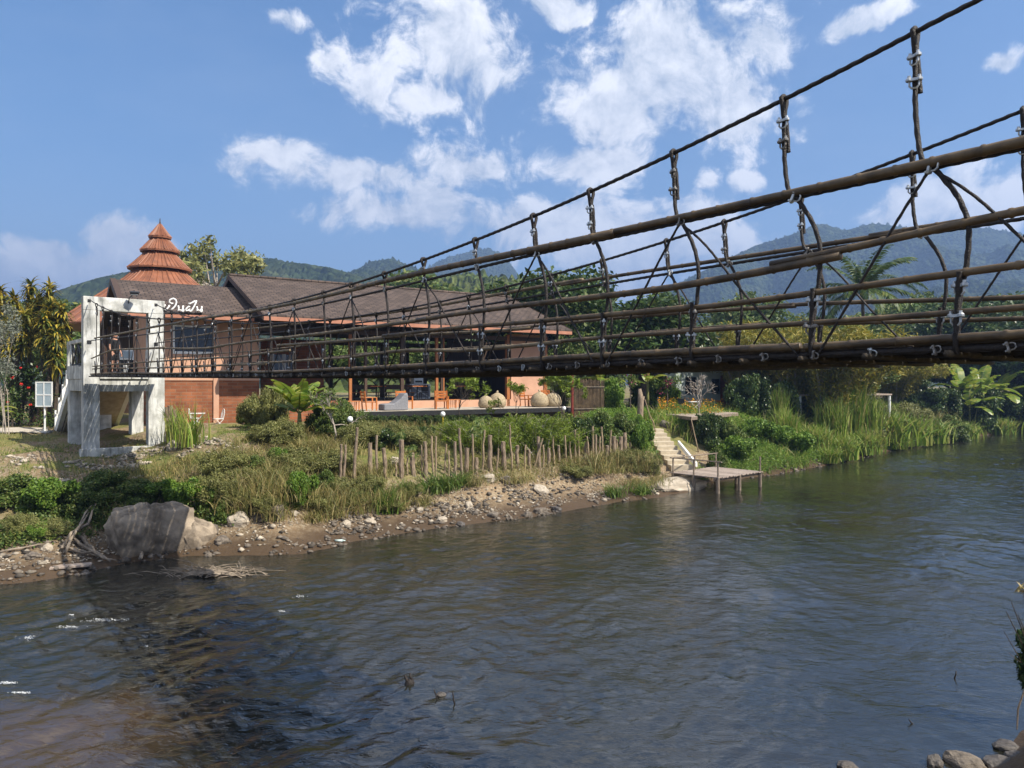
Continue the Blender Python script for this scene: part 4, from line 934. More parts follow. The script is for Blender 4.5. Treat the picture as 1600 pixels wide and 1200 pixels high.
def banana(name, label, loc, H, nleaf, seed, Ln=1.9, lean=0, group=None, cat='banana plant', tilt0=1.1):
    rg = np.random.default_rng(seed); t = thing(name, label, cat, loc, 0, group); loc = Vector(loc)
    top = loc+Vector((lean,0,H)); m = MB(); m.tube([loc-Vector((0,0,.3)), loc.lerp(top,.5)+Vector((lean*.1,0,0)), top], [.13,.11,.06], 8); m.build('stem', M['lf_olive'], t, smooth=True)
    for i in range(nleaf):
        a = i*2.4+rg.uniform(-.3,.3); el = rg.uniform(.1 if tilt0 > 1 else tilt0,.75 if tilt0 > 1 else 1.0) if i < nleaf*.65 else rg.uniform(.9,1.35); L = Ln*rg.uniform(.75,1.15); d = Vector((math.cos(a),math.sin(a),0)); s = Vector((-d.y,d.x,0)); n = 16
        rib = [top-Vector((0,0,.25*rg.uniform()))]
        for j in range(n):
            q = j/n; th = el-((1.3 if tilt0 > 1 else .95)*q*q+.1*q)*rg.uniform(.9,1.0); rib.append(rib[-1]+(d*math.cos(th)+Vector((0,0,math.sin(th))))*(L/n))
        V = []; Fc = []; roll = rg.normal()*.35; jag = [[1.0]*(n+1), [1.0]*(n+1)]
        for sd_ in (0,1):
            sg = 1 if sd_ else -1; j = 2; brk = set(int(b) for b in rg.integers(4, n, 4 if rg.uniform() < .7 else 1))
            prev = None
            for j in range(2, n+1):
                q = (j-2)/(n-2); w = .30*L/1.9*1.15*(math.sin(math.pi*min(1,.10+.9*q))**.6) if q < 1 else .0
                sv = (s*sg*math.cos(.35)+Vector((0,0,.35*sg*roll-.22)))
                if prev is None or j in brk:
                    V += [rib[j], rib[j]+sv*w*(.92 if j in brk else 1)-d*.03]; k = len(V)-2
                    if prev is not None: Fc.append((prev,k,prev+1,-1))
                    prev = k
                    if j in brk and j > 2:           # a tear in the blade
                        pass
                else:
                    V += [rib[j], rib[j]+sv*w+Vector((0,0,rg.normal()*.015))]; k = len(V)-2; Fc.append((prev,k,k+1,prev+1)); prev = k
        lm_ = MB(); lm_.add(V, [tuple(i for i in q if i >= 0) for q in Fc]); lm_.build('leaf', M['banana'], t)
        m = MB(); m.tube(rib, [.03-.022*j/n for j in range(n+1)], 5); m.build('midrib', M['lf_olive'], t.children[-1])
    return t
def head(cl_V, cl_F, c, R, n, rg, L=1.0, w=.07, skirt=.5):
    """a tuft of strap leaves"""
    V = []; base = Vector(c)
    for i in range(n):
        a = rg.uniform(0,6.28); el = rg.uniform(-.7-skirt*.6,1.3); d = Vector((math.cos(a),math.sin(a),0)); s = Vector((-d.y,d.x,0)); l = L*rg.uniform(.7,1.15); p = base+Vector((0,0,rg.uniform(-R*skirt,R*.25))); ps = [p]
        for j in range(4):
            th = el-.20*j-.04*j*j; ps.append(ps[-1]+(d*math.cos(th)+Vector((0,0,math.sin(th))))*(l/4))
        ww = [.35,1,.9,.55,.05]; k = len(cl_V)
        for q, x in zip(ps, ww): cl_V += [tuple(q-s*w*x*.5), tuple(q+s*w*x*.5)]
        cl_F += [(k+2*j,k+2*j+1,k+2*j+3,k+2*j+2) for j in range(4)]
def left_plants():
    rg = np.random.default_rng(9)
    groups = [('tall dracaena tree with green and yellow strap leaves, right one beside the white tower', [(78,452,41),(97,487,40),(70,500,39.5),(88,520,39),(60,470,41.5),(80,478,40)], 84, 40),
              ('dracaena tree with green and yellow strap leaves at the left edge above the hedge', [(48,448,42),(22,470,41),(0,455,41),(38,495,40),(15,505,40),(-18,480,41)], 30, 41)]
    for lab, hs, xb, Yb in groups:
        g = ground_at(xb, Yb); t = thing('dracaena_tree', lab, 'tree', g); m = MB()
        for (x, y, Y) in hs:
            p = px(x, y, Y); m.tube([g, g.lerp(p,.5)+Vector((rg.normal()*.2,rg.normal()*.2,0)), p], [.13,.09,.06], 6)
        m.build('trunk', M['bark'], t)
        for (x, y, Y) in hs:
            V = []; Fc = []; head(V, Fc, px(x, y+6, Y), 1.7, 300, rg, .80, .12, .95); np_obj('crown', V, Fc, M['lf_drac'], t)
    # hibiscus hedge
    g = ground_at(45, 39.5); t = thing('hibiscus_hedge', 'tall dense green hedge dotted with red hibiscus flowers behind the notice board', 'hedge', g); cl = []
    for i in range(44):
        x = rg.uniform(-30,92); yb = rg.uniform(570,665); Y = rg.uniform(38.6,41); p = px(x, yb, Y); r = rg.uniform(.4,.65)
        cl.append((p.x,p.y,max(p.z,g.z+.3),r,r,r))
    V, Fc = cloud(cl, 420, .15, .085, rg, .2); np_obj('foliage', V, Fc, M['lf_dark'], t)
    for (x, y) in ((31,575),(58,572),(33,600),(44,605),(47,632),(20,590),(12,628)):
        p = px(x, y, 38.35); V, Fc = cloud([(p.x,p.y,p.z,.07,.07,.07)], -7, .10, .08, rg); np_obj('flower', V, Fc, M['lf_red'], t)
    m = MB()
    for i in range(9): p = ground_at(-20+i*13, 39.8); m.tube([p, p+Vector((.1,0,2.0))], .04, 5)
    m.build('stems', M['bark'], t)
    # silvery shrub
    g = ground_at(8, 35.5); t = thing('silver_shrub', 'spindly grey green shrub at the left edge of the picture in front of the dracaena', 'shrub', g); m = MB(); cl = []
    for i in range(34):
        e = px(rg.uniform(-25,30), rg.uniform(478,585), 35.5+rg.uniform(-.8,.8)); cl.append((e.x,e.y,e.z,.36,.36,.40))
        if i % 6 == 0: m.tube([g+Vector((rg.normal()*.3,0,0)), g.lerp(e,.55)+Vector((rg.normal()*.35,0,.1)), e], [.022,.014,.006], 4)
    m.build('stem', M['bark_pale'], t); V, Fc = cloud(cl, 330, .15, .045, rg, .1); np_obj('foliage', V, Fc, M['lf_silver'], t)
    banana('banana_plant', 'young banana plant with yellowing leaves low at the left edge beside the path', ground_at(0, 37.5)-Vector((.3,0,0)), 1.0, 5, 4, 1.0)
    # lime shrub behind parapet
    g = ground_at(97, 42); t = thing('lime_shrub', 'bright lime green shrub between the dracaena and the tower parapet', 'shrub', g); V, Fc = cloud([(px(x,y,42).x,42+rg.normal()*.3,px(x,y,42).z,.5,.5,.6) for x,y in ((92,548),(100,560),(85,565),(96,585),(104,540))], 380, .34, .07, rg, .3); np_obj('foliage', V, Fc, M['lf_bright'], t)
    m = MB(); m.tube([g, px(96,570,42)], .05, 5); m.build('stem', M['bark'], t)
left_plants()

# --- generic shrubs: unit-sized, one of each kind, then copies
def make_shrub(name, lm, seed, L, W, n, per, droop=.25, stem='bark', spread=.8, feather=False, flowers=None):
    rg = np.random.default_rng(seed); t = thing(name, 'x', 'shrub', (0,0,0)); m = MB(); cl = []
    for i in range(n):
        a = rg.uniform(0,6.28); r = rg.uniform(0,spread)**.8; h = rg.uniform(.12,.86)*(1-.35*r*r); cl.append((math.cos(a)*r, math.sin(a)*r, h, .24, .24, .22))
        if i % 2 == 0: m.tube([(rg.normal()*.05,rg.normal()*.05,-.12), (math.cos(a)*r*.5,math.sin(a)*r*.5,h*.6), (math.cos(a)*r,math.sin(a)*r,h)], [.022,.014,.006], 4)
    m.build('stem', M[stem], t, local=True)
    V, Fc = cloud(cl, per, L, W, rg, droop, 1.8); np_obj('foliage', V, Fc, M[lm], t, local=True)
    if flowers:
        V, Fc = cloud([(c[0],c[1],c[2]+.06,.25,.25,.25) for c in cl], -flowers[1], flowers[2], flowers[2], rg); np_obj('flowers', V, Fc, M[flowers[0]], t, local=True)
    return t
def make_tuft(name, lm, seed, n, H, spread, w, lean, cat='grass'):
    rg = np.random.default_rng(seed); t = thing(name, 'x', cat, (0,0,0)); V, Fc = blades(np.c_[rg.normal(size=(n,2))*spread*.5, np.full(n,-.03)], rg.uniform(.5,1.05,n)*H, rg.normal(size=(n,2))*lean, w, rg)
    np_obj('blades', V, Fc, M[lm], t, local=True); return t
def blades(base, h, lean, w, rg, seg=4):
    n = len(base); q = np.linspace(0,1,seg+1); a = rg.uniform(0,6.28,n); sv = np.stack([np.cos(a),np.sin(a),np.zeros(n)],1); ww = np.array([.8,1,.8,.5,.06])[:seg+1]*w
    ln = np.concatenate([lean, np.zeros((n,1))],1); V = []
    for j, t in enumerate(q):
        c = base + ln*h[:,None]*(t**2) + np.array([0,0,1])*(h*(t-.38*t**3*np.minimum(1.6,np.linalg.norm(lean,axis=1))))[:,None]
        V.append(np.stack([c-sv*ww[j]*.5, c+sv*ww[j]*.5],1))
    V = np.stack(V,1).reshape(n,-1,3); k = 2*(seg+1); i = np.arange(n)[:,None]*k
    Fc = np.concatenate([np.stack([i[:,0]+2*j, i[:,0]+2*j+1, i[:,0]+2*j+3, i[:,0]+2*j+2],1) for j in range(seg)])
    return V.reshape(-1,3), Fc
def make_plumes(name, lm, seed, n, per, L, W):
    rg = np.random.default_rng(seed); t = thing(name, 'x', 'shrub', (0,0,0)); m = MB(); Ps = []; Os = []
    for i in range(n):
        a = rg.uniform(0,6.28); sp = rg.uniform(.25,1.0); h = rg.uniform(.55,1.08)*(1-.25*sp*sp); d = Vector((math.cos(a),math.sin(a),0)); b = Vector((rg.normal()*.15,rg.normal()*.15,-.1))
        pts = [b+d*sp*q**1.5+Vector((0,0,(h+.1)*(1.25*q-.32*q**3))) for q in np.linspace(0,1,7)]; m.tube(pts, [.016,.014,.012,.01,.008,.005,.003], 4)
        for k in range(per):
            q = rg.uniform(.25,1.02)*6; j = min(5,int(q)); c = pts[j].lerp(pts[j+1], q-j); w = .17*(1.15-q/6*.75); o = rg.normal(size=3); Ps.append((c.x+o[0]*w,c.y+o[1]*w,c.z+o[2]*w*.55-.03)); Os.append(o)
    m.build('stem', M['bark_pale'], t, local=True); V, Fc = leafquads(np.array(Ps), np.array(Os), L, W, rg, .35, .5); np_obj('foliage', V, Fc, M[lm], t, local=True); return t
def shrubs():
    K = {'m': (make_shrub('low_shrub','lf_mid',21,.085,.05,32,2000,flowers=('lf_white',1,.022)), 'low mid green shrub growing on the sloping river bank'),
         'b': (make_shrub('leafy_shrub','lf_bright',22,.095,.06,28,2700), 'fresh bright green leafy shrub growing on the river bank'),
         'd': (make_shrub('dark_shrub','lf_dark',23,.085,.048,30,2900), 'dark green shrub growing in the garden edge above the bank'),
         'o': (make_shrub('olive_shrub','lf_olive',24,.085,.026,36,1500,.0), 'straggly olive green shrub on the stony bank'),
         'y': (make_tuft('dry_weeds','grass_dry',25,520,1,1.0,.020,.35), 'dry straw coloured weedy shrub on the bank slope'),
         'f': (make_plumes('feathery_shrub','lf_fern',26,46,130,.12,.017), 'soft feathery bright green shrub behind the stake fence')}
    first = {k: True for k in K}
    def put(k, x, yb, hp, wp, label=None, group=None, Y=None):
        p = gpt(x, yb) if Y is None else ground_at(x, Y); Y_ = p.y; h = hp/F*Y_; w = wp/F*Y_/2
        o = K[k][0] if first[k] else copy_tree(K[k][0]); first[k] = False
        o.location = p; o.rotation_euler = (0,0,random.uniform(0,6.28)); o.scale = (w,w,h)
        o['label'] = label or K[k][1]; o['group'] = group or (K[k][0].name.split('.')[0].replace('_',' ')+'s on the bank')
    for a in [('m',-20,790,46,110),('m',30,786,44,100),('b',80,800,52,100),('m',125,806,44,90),('m',165,772,36,100),('m',215,786,36,100),('b',262,790,38,90),('b',308,800,50,70),('o',25,835,34,70),('o',85,838,30,60),('b',60,845,26,40),
              ('o',345,782,48,90),('o',372,790,30,60),('o',415,800,30,60),('o',448,760,34,60),('m',400,742,30,50),('o',495,800,28,60),('o',530,775,32,60),('m',510,765,30,44),('o',575,770,30,60),('o',470,740,34,70),('m',555,790,24,44),('o',380,758,30,60),('o',610,800,20,50),('m',350,808,26,44),('o',640,775,22,50),('b',435,726,26,40),('o',350,745,44,90),('y',398,765,43,100),('y',440,778,44,100),('b',470,797,58,64),('y',505,785,40,90),('o',520,740,40,80),('y',545,785,33,80),('y',375,720,25,70),('o',430,692,34,90),('y',485,705,31,100),('o',455,735,40,90),('y',420,740,31,90),('y',330,760,28,80),('y',520,712,31,90),('y',575,745,28,70),('y',600,780,25,70),
              ('o',400,668,56,60),('o',425,668,70,70),('m',388,664,40,40),('m',505,676,60,60),('m',535,676,50,60),('o',445,690,40,70),('m',548,680,44,60),('o',570,684,34,50),('m',520,682,40,60),('o',560,700,44,70),('o',610,690,34,60),('d',600,700,30,70),('o',650,700,36,70),('d',655,690,24,60),
              ('f',728,704,50,96),('f',765,708,56,110),('f',800,700,56,110),('f',835,708,62,110),('f',866,704,62,104),('f',708,690,38,70),('f',884,712,46,76),('f',790,712,40,80),
              ('d',905,700,50,70),('m',940,695,52,70),('m',970,690,44,60),('b',1000,690,40,44),('b',1004,715,50,44),('o',1018,742,34,40),('m',935,640,62,70),('b',955,650,58,50),('f',875,640,50,50),('m',950,612,50,60),
              ('b',1015,640,66,76),('f',1038,632,52,56),('b',1048,640,36,40),('o',985,735,36,60),('y',940,738,20,70),('y',990,758,17,70),('o',900,745,22,60),
              ('m',1120,738,36,36),('d',1110,700,56,60),('m',1140,712,50,60),('d',1170,660,76,80),('d',1215,655,60,80),('b',1190,700,44,80),('b',1150,722,40,80),('b',1235,712,44,80),
              ('d',1270,660,50,70),('o',1290,650,40,60),('o',1420,670,44,90),('d',1460,655,50,90),('y',1440,668,36,80),('m',1395,692,46,70),('d',1530,668,66,80),('m',1480,690,40,70),('d',1580,672,60,90),('o',1350,700,40,70)]:
        put(*a)
    for x in range(560, 760, 18): put('d', x, 667, 19, 24, 'low dark hedge shrub planted along the terrace front', 'hedge along the terrace front')
    # grass tufts and reeds
    T = {'c': make_tuft('cane_clump','grass_tall',35,110,1,.7,.055,.55), 'g': make_tuft('grass_tuft','grass_green',31,150,1,.4,.030,.45), 'y': make_tuft('dry_grass_tuft','grass_dry',32,170,1,.45,.022,.5), 't': make_tuft('reed_clump','grass_tall',33,640,1,.44,.046,.36)}
    ft = {k: True for k in T}
    def tuft(k, x, yb, hp, wp, label, group):
        p = gpt(x, yb); h = hp/F*p.y; w = wp/F*p.y*.75; o = T[k] if ft[k] else copy_tree(T[k]); ft[k] = False
        o.location = p; o.rotation_euler = (0,0,random.uniform(0,6.28)); o.scale = (w,w,h); o['label'] = label; o['group'] = group
    for x, yb, hp, wp in ((600,800,60,70),(680,770,44,70),(700,765,40,60),(720,758,30,50),(960,776,30,50),(1000,772,24,60),(640,770,30,60)): tuft('g', x, yb, hp, wp, 'tuft of fresh green grass at the foot of the stake fence', 'green grass tufts on the bank')
    for x, yb, hp, wp in ((400,800,50,80),(360,800,44,70),(430,812,40,70),(560,800,44,80),(520,808,40,70),(490,815,30,60),(620,795,40,60),(660,790,26,60),(930,735,44,70),(960,730,44,70),(990,735,44,70),(895,735,30,60),(1030,760,30,50),(740,760,26,60),(800,755,22,60)): tuft('y', x, yb, hp, wp, 'tuft of dry yellow grass on the stony bank', 'dry grass tufts on the bank')
    for x, yb, hp, wp in ((1325,690,118,60),(1350,695,96,60),(1300,690,84,56),(1335,680,120,50)): tuft('t', x, yb, hp, wp, 'tallest green reed clump on the right bank below the coconut palm', 'tall reed clump right of the dock')
    for x, yb, hp, wp in ((1216,672,78,34),(1228,690,62,40)): tuft('t', x, yb, hp, wp, 'narrow upright green reed on the right bank above the dock', 'upright reeds above the dock')
    for x, yb, hp, wp in ((1270,705,50,70),(1380,692,60,90),(1410,694,56,80),(1445,690,44,80),(1310,716,44,70),(1345,708,44,70),(1390,700,30,60),(1290,722,30,50),(1500,684,30,60),(1560,678,30,60)): tuft('t', x, yb, hp, wp, 'drooping reedy grass clump along the right bank waterline', 'reedy grass along the right waterline')
    for x, yb, hp, wp in ((275,690,80,22),(296,696,84,26),(268,655,60,26)): tuft('c', x, yb, hp, wp*1.6, 'clump of tall cane leaves between the white tower and the brick wall', 'cane clumps beside the tower')
shrubs()
banana('banana_plant', 'large banana plant with broad sunlit leaves below the bridge, left of the terrace', gpt(468,682), 1.25, 15, 12, 2.15, 0, None, 'banana plant', .35)
banana('banana_plant', 'banana plant with pale leaves behind the bamboo fence right of the cafe', ground_at(940,52), 2.6, 9, 14, 2.0)
banana('banana_plant', 'banana plant behind the yellow green bush near the garden stump', ground_at(1012,53), 2.4, 8, 15, 1.9)
for i, (x, yb, Hh) in enumerate(((1500,650,2.9),(1532,655,3.1),(1560,660,3.2),(1592,662,3.0),(1515,662,2.0),(1620,664,3.2))):
    banana('banana_plant', 'ragged dark banana plant in the clump at the right bank', gpt(x,yb+8), Hh*1.25, 12, 40+i, 4.0, 0, 'banana clump on the right bank')

def bare_tree(name, label, cat, loc, H, spread, seed, leaves=None, bark='bark_pale', r0=.07, depth=4):
    rg = np.random.default_rng(seed); t = thing(name, label, cat, loc); m = MB(); tips = []
    def br(p, d, L, r, k):
        e = p+d*L; md = p.lerp(e,.5)+Vector(rg.normal(size=3))*L*.07; m.tube([p, md, e], [r, r*.85, r*.68], 5, k == 0)
        if k == 0: tips.append(e); return
        for i in range(3 if k < depth else 4):
            nd = (d+Vector(rg.normal(size=3))*spread+Vector((0,0,.18))).normalized(); br(e, nd, L*rg.uniform(.62,.85), r*.62, k-1)
    br(Vector(loc)-Vector((0,0,.1)), Vector((0,0,1)), H*.27, r0, depth); m.build('branches', M[bark], t, smooth=True)
    if leaves:
        V, Fc = cloud([(p.x,p.y,p.z,.16,.16,.12) for p in tips], -leaves[1], .24, .06, rg, .2); np_obj('leaves', V, Fc, M[leaves[0]], t)
    return t
bare_tree('frangipani_shrub', 'pale branched frangipani shrub with few leaves beside the left end of the terrace', 'shrub', gpt(522,690), 3.0, .55, 3, ('lf_mid',3), r0=.05)
bare_tree('young_tree', 'thin young feathery tree in front of the dark open hall', 'tree', gpt(717,668), 3.9, .42, 21, ('lf_fern',7), 'bark', .03)
bare_tree('young_tree', 'thin young feathery tree in front of the peach panel between the burlap beanbags', 'tree', gpt(806,668), 3.2, .42, 23, ('lf_fern',5), 'bark', .025)
bare_tree('young_tree', 'thin young feathery tree at the right end of the terrace beside the bamboo fence', 'tree', gpt(878,668), 3.4, .45, 25, ('lf_fern',12), 'bark', .03)
bare_tree('bare_tree', 'leafless pale branching small tree in front of the white house', 'tree', ground_at(1092,50), 4.3, .5, 6, None, 'bark_pale', .07)
bare_tree('bare_tree', 'thin dead tree top standing above the dracaena at far left', 'tree', ground_at(17,60), 12.5, .22, 8, None, 'bark_pale', .10, 3)

# --- ground cover
def cover():
    rg = np.random.default_rng(77)
    def scatter(n, s0, s1, d0, d1, dens=None):
        s = rg.uniform(s0,s1,n); d = rg.uniform(d0,d1,n); nn = n0(s)+d; X = s*ES[0]+nn*EN[0]; Y = 27+s*ES[1]+nn*EN[1]
        if dens is not None:
            k = dens(X, Y, s, d); X, Y, s, d = X[k], Y[k], s[k], d[k]
        return X, Y, ground_z(X, Y)
    nz = lambda X, Y, f, sd_: fbm2(X*f, Y*f, 3, sd_)
    X, Y, Z = scatter(30000, -12, 14, 2.4, 10, lambda X,Y,s,d: (nz(X,Y,.5,50) > -.12)&(~((s < -4)&(d > 8)))&(d > 2.7+.8*nz(X,Y,.4,3)))
    V, Fc = blades(np.c_[X,Y,Z-.02], rg.uniform(.15,.55,len(X)), rg.normal(size=(len(X),2))*.45, .022, rg, 3); tag(np_obj('dry_grass', V, Fc, M['grass_dry']), kind='stuff')
    X, Y, Z = scatter(16000, -16, 14, 6.5, 14, lambda X,Y,s,d: nz(X,Y,.5,60) > -.12)
    V, Fc = blades(np.c_[X,Y,Z-.02], rg.uniform(.06,.18,len(X)), rg.normal(size=(len(X),2))*.4, .02, rg, 3); tag(np_obj('lawn_grass', V, Fc, M['grass_green']), kind='stuff')
    X, Y, Z = scatter(14000, -22, -8, 5, 24, lambda X,Y,s,d: nz(X,Y,.3,64) > .0)
    V, Fc = blades(np.c_[X,Y,Z-.02], rg.uniform(.06,.2,len(X)), rg.normal(size=(len(X),2))*.4, .02, rg, 3); tag(np_obj('sparse_grass', V, Fc, M['grass_dry']), kind='stuff')
    # left green herbs
    X, Y, Z = scatter(3200, -19, -7.0, 2.2, 6.2, lambda X,Y,s,d: nz(X,Y,.55,70) > -.16)
    cl = np.c_[X,Y,Z+.12]; P = np.repeat(cl,14,0)+rg.normal(size=(len(cl)*14,3))*np.array([.16,.16,.10]); V, Fc = leafquads(P, np.tile([0,0,1.],(len(P),1)), .11, .06, rg); tag(np_obj('bank_herbs', V, Fc, M['lf_mid']), kind='stuff')
    X, Y, Z = scatter(1600, -7, 14, 2.6, 7, lambda X,Y,s,d: nz(X,Y,.6,75) > .02)
    cl = np.c_[X,Y,Z+.12]; P = np.repeat(cl,14,0)+rg.normal(size=(len(cl)*14,3))*np.array([.16,.16,.12]); V, Fc = leafquads(P, np.tile([0,0,1.],(len(P),1)), .10, .04, rg); tag(np_obj('bank_weeds', V, Fc, M['lf_olive']), kind='stuff')
    # right bank: bright ferny growth, then rank grass to the far bend
    X, Y, Z = scatter(12500, 14.5, 34, .15, 8, lambda X,Y,s,d: (nz(X,Y,.35,80) > -.32)&~((np.abs(X-9.1) < 1.25)&(Y > 37)&(Y < 48.5)))
    h = .35+.45*np.clip(nz(X,Y,.5,81)+.5,0,1); cl = np.c_[X,Y,Z]; k = 11; P = np.repeat(cl,k,0); P[:,2] += np.repeat(h,k)*rg.uniform(.1,1.1,len(P)); P[:,:2] += rg.normal(size=(len(P),2))*.2
    V, Fc = leafquads(P, np.tile([0,0,1.],(len(P),1)), .17, .035, rg, .3); tag(np_obj('ferny_bank_growth', V, Fc, M['lf_bright']), kind='stuff')
    X, Y, Z = scatter(26000, 20, 92, -.05, 8, lambda X,Y,s,d: nz(X,Y,.22,84) > -.32)
    V, Fc = blades(np.c_[X,Y,Z-.05], rg.uniform(.5,1.5,len(X)), rg.normal(size=(len(X),2))*.5, .055, rg, 4); tag(np_obj('rank_bank_grass', V, Fc, M['grass_tall']), kind='stuff')
    X, Y, Z = scatter(12000, 10, 40, 9, 34, lambda X,Y,s,d: nz(X,Y,.4,86) > -.3)
    V, Fc = blades(np.c_[X,Y,Z-.02], rg.uniform(.1,.3,len(X)), rg.normal(size=(len(X),2))*.4, .03, rg, 3); tag(np_obj('garden_grass', V, Fc, M['grass_green']), kind='stuff')
    # orange cosmos bed
    P = []
    for i in range(2600):
        x = rg.uniform(1028,1130); Yq = rg.uniform(49,57); g = ground_at(x, Yq); P.append((g.x,g.y,g.z+rg.uniform(.15,.95)))
    P = np.array(P); V, Fc = leafquads(P, np.tile([0,0,1.],(len(P),1)), .16, .03, rg); V2, F2 = leafquads(P+rg.normal(size=P.shape)*.12, np.tile([0,0,1.],(len(P),1)), .2, .03, rg)
    tag(np_obj('flower_bed_leaves', np.concatenate([V,V2]), np.concatenate([Fc,F2+len(V)]), M['lf_fern']), kind='stuff')
    Q = P[:900]; Q[:,2] += rg.uniform(.1,.35,len(Q)); V, Fc = leafquads(Q, np.tile([0,0,1.],(len(Q),1)), .10, .10, rg); tag(np_obj('orange_flowers', V, Fc, M['lf_orange']), kind='stuff')
    # pebbles
    ico = np.array([(1,0,0),(-1,0,0),(0,1,0),(0,-1,0),(0,0,1),(0,0,-1),(.6,.6,.55),(-.6,.6,.5),(-.6,-.6,.55),(.6,-.6,.5)],float)
    fc = [(0,6,4),(6,2,4),(2,7,4),(7,1,4),(1,8,4),(8,3,4),(3,9,4),(9,0,4),(0,2,6),(2,1,7),(1,3,8),(3,0,9),(2,0,5),(1,2,5),(3,1,5),(0,3,5)]
    for nm, mt, n, lo, hi, sd_, a in (('gravel','rock_pale',16000,.010,.062,90,(-24,13,.7,3.4)),('cobbles','rock',5200,.02,.14,91,(-24,13,-.2,2.8)),('pale_cobbles','rock_pale',700,.04,.15,94,(-24,13,.3,3.2)),('rubble','rock_pale',3200,.03,.13,92,(-13.5,-6.5,6.5,11.5)),('riverside_stones','rock',700,.06,.2,93,(20,80,-.4,.6))):
        X, Y, Z = scatter(n, *a, lambda X,Y,s,d: nz(X,Y,.7,sd_)+.35*nz(X,Y,2.2,sd_+3) > .02)
        k = len(X); r = lo+(hi-lo)*rg.uniform(0,1,k)**2.6; sc = rg.uniform(.6,1.3,(k,3))*r[:,None]; sc[:,2] *= .65; an = rg.uniform(0,6.28,k); c, s_ = np.cos(an), np.sin(an)
        v = ico[None]*(1+rg.uniform(-.2,.2,(k,len(ico),1)))*sc[:,None]; x = v[:,:,0]*c[:,None]-v[:,:,1]*s_[:,None]; y = v[:,:,0]*s_[:,None]+v[:,:,1]*c[:,None]
        V = np.stack([x+X[:,None], y+Y[:,None], v[:,:,2]+(Z+r*.15)[:,None]],-1); Fc = (np.array(fc)[None]+np.arange(k)[:,None,None]*len(ico)).reshape(-1,3)
        o = np_obj(nm, V.reshape(-1,3), Fc, stone_mat(M[mt]), None, False); tag(o, kind='stuff')
def stone_mat(src):
    m = src.copy(); N = m.node_tree.nodes; L = m.node_tree.links; b = N['Principled BSDF']; s = b.inputs['Base Color'].links[0].from_socket
    g = N.new('ShaderNodeNewGeometry'); hs = N.new('ShaderNodeHueSaturation'); mr = N.new('ShaderNodeMapRange'); mr.inputs[3].default_value = .35; mr.inputs[4].default_value = 1.25
    L.new(g.outputs['Random Per Island'], mr.inputs[0]); L.new(mr.outputs[0], hs.inputs['Value']); L.new(s, hs.inputs['Color']); L.new(hs.outputs[0], b.inputs['Base Color']); m.name = src.name+'_mixed'; return m
cover()
# ------------------------------------------------------------------ rocks and driftwood
import bmesh
def rock_mesh(seed, blocky=.0, sub=3):
    b = bmesh.new(); bmesh.ops.create_icosphere(b, subdivisions=sub, radius=1); off = Vector((seed*7.3, seed*3.1, seed*1.7))
    for v in b.verts:
        p = v.co.copy()
        if blocky: q = max(abs(p.x),abs(p.y),abs(p.z)); p = p.lerp(p/q*.82, blocky)
        k = 1+.28*mnoise.noise(p*1.1+off)+.13*mnoise.noise(p*2.7+off)+.05*mnoise.noise(p*6+off); v.co = p*k
    me = bpy.data.meshes.new('rock'); b.to_mesh(me); b.free(); return me
RM = [rock_mesh(i, .35 if i % 2 else .1) for i in range(6)]
def rock(name, label, p, size, k=0, rz=0, mt='rock', group=None, tilt=0):
    me = RM[k].copy(); me.materials.append(M[mt]); o = link(bpy.data.objects.new(name, me)); o.location = p; o.scale = size; o.rotation_euler = (tilt, tilt*.5, rz); return tag(o, label, 'rock', group)
def stick(name, label, a, b, r, mt='wood_drift', bend=.06, cat='driftwood', group=None):
    a, b = Vector(a), Vector(b); base = (a+b)/2; m = MB(); L = (b-a).length; pts = [a.lerp(b,q)+Vector((random.gauss(0,1),random.gauss(0,1),random.gauss(0,1)))*bend*L*math.sin(math.pi*q)*.5 for q in (0,.25,.5,.75,1)]
    m.tube([p-base for p in pts], [r,r*.95,r*.9,r*.75,r*.5], 6); o = m.build(name, M[mt], None, smooth=True); o.location = base; return tag(o, label, cat, group)
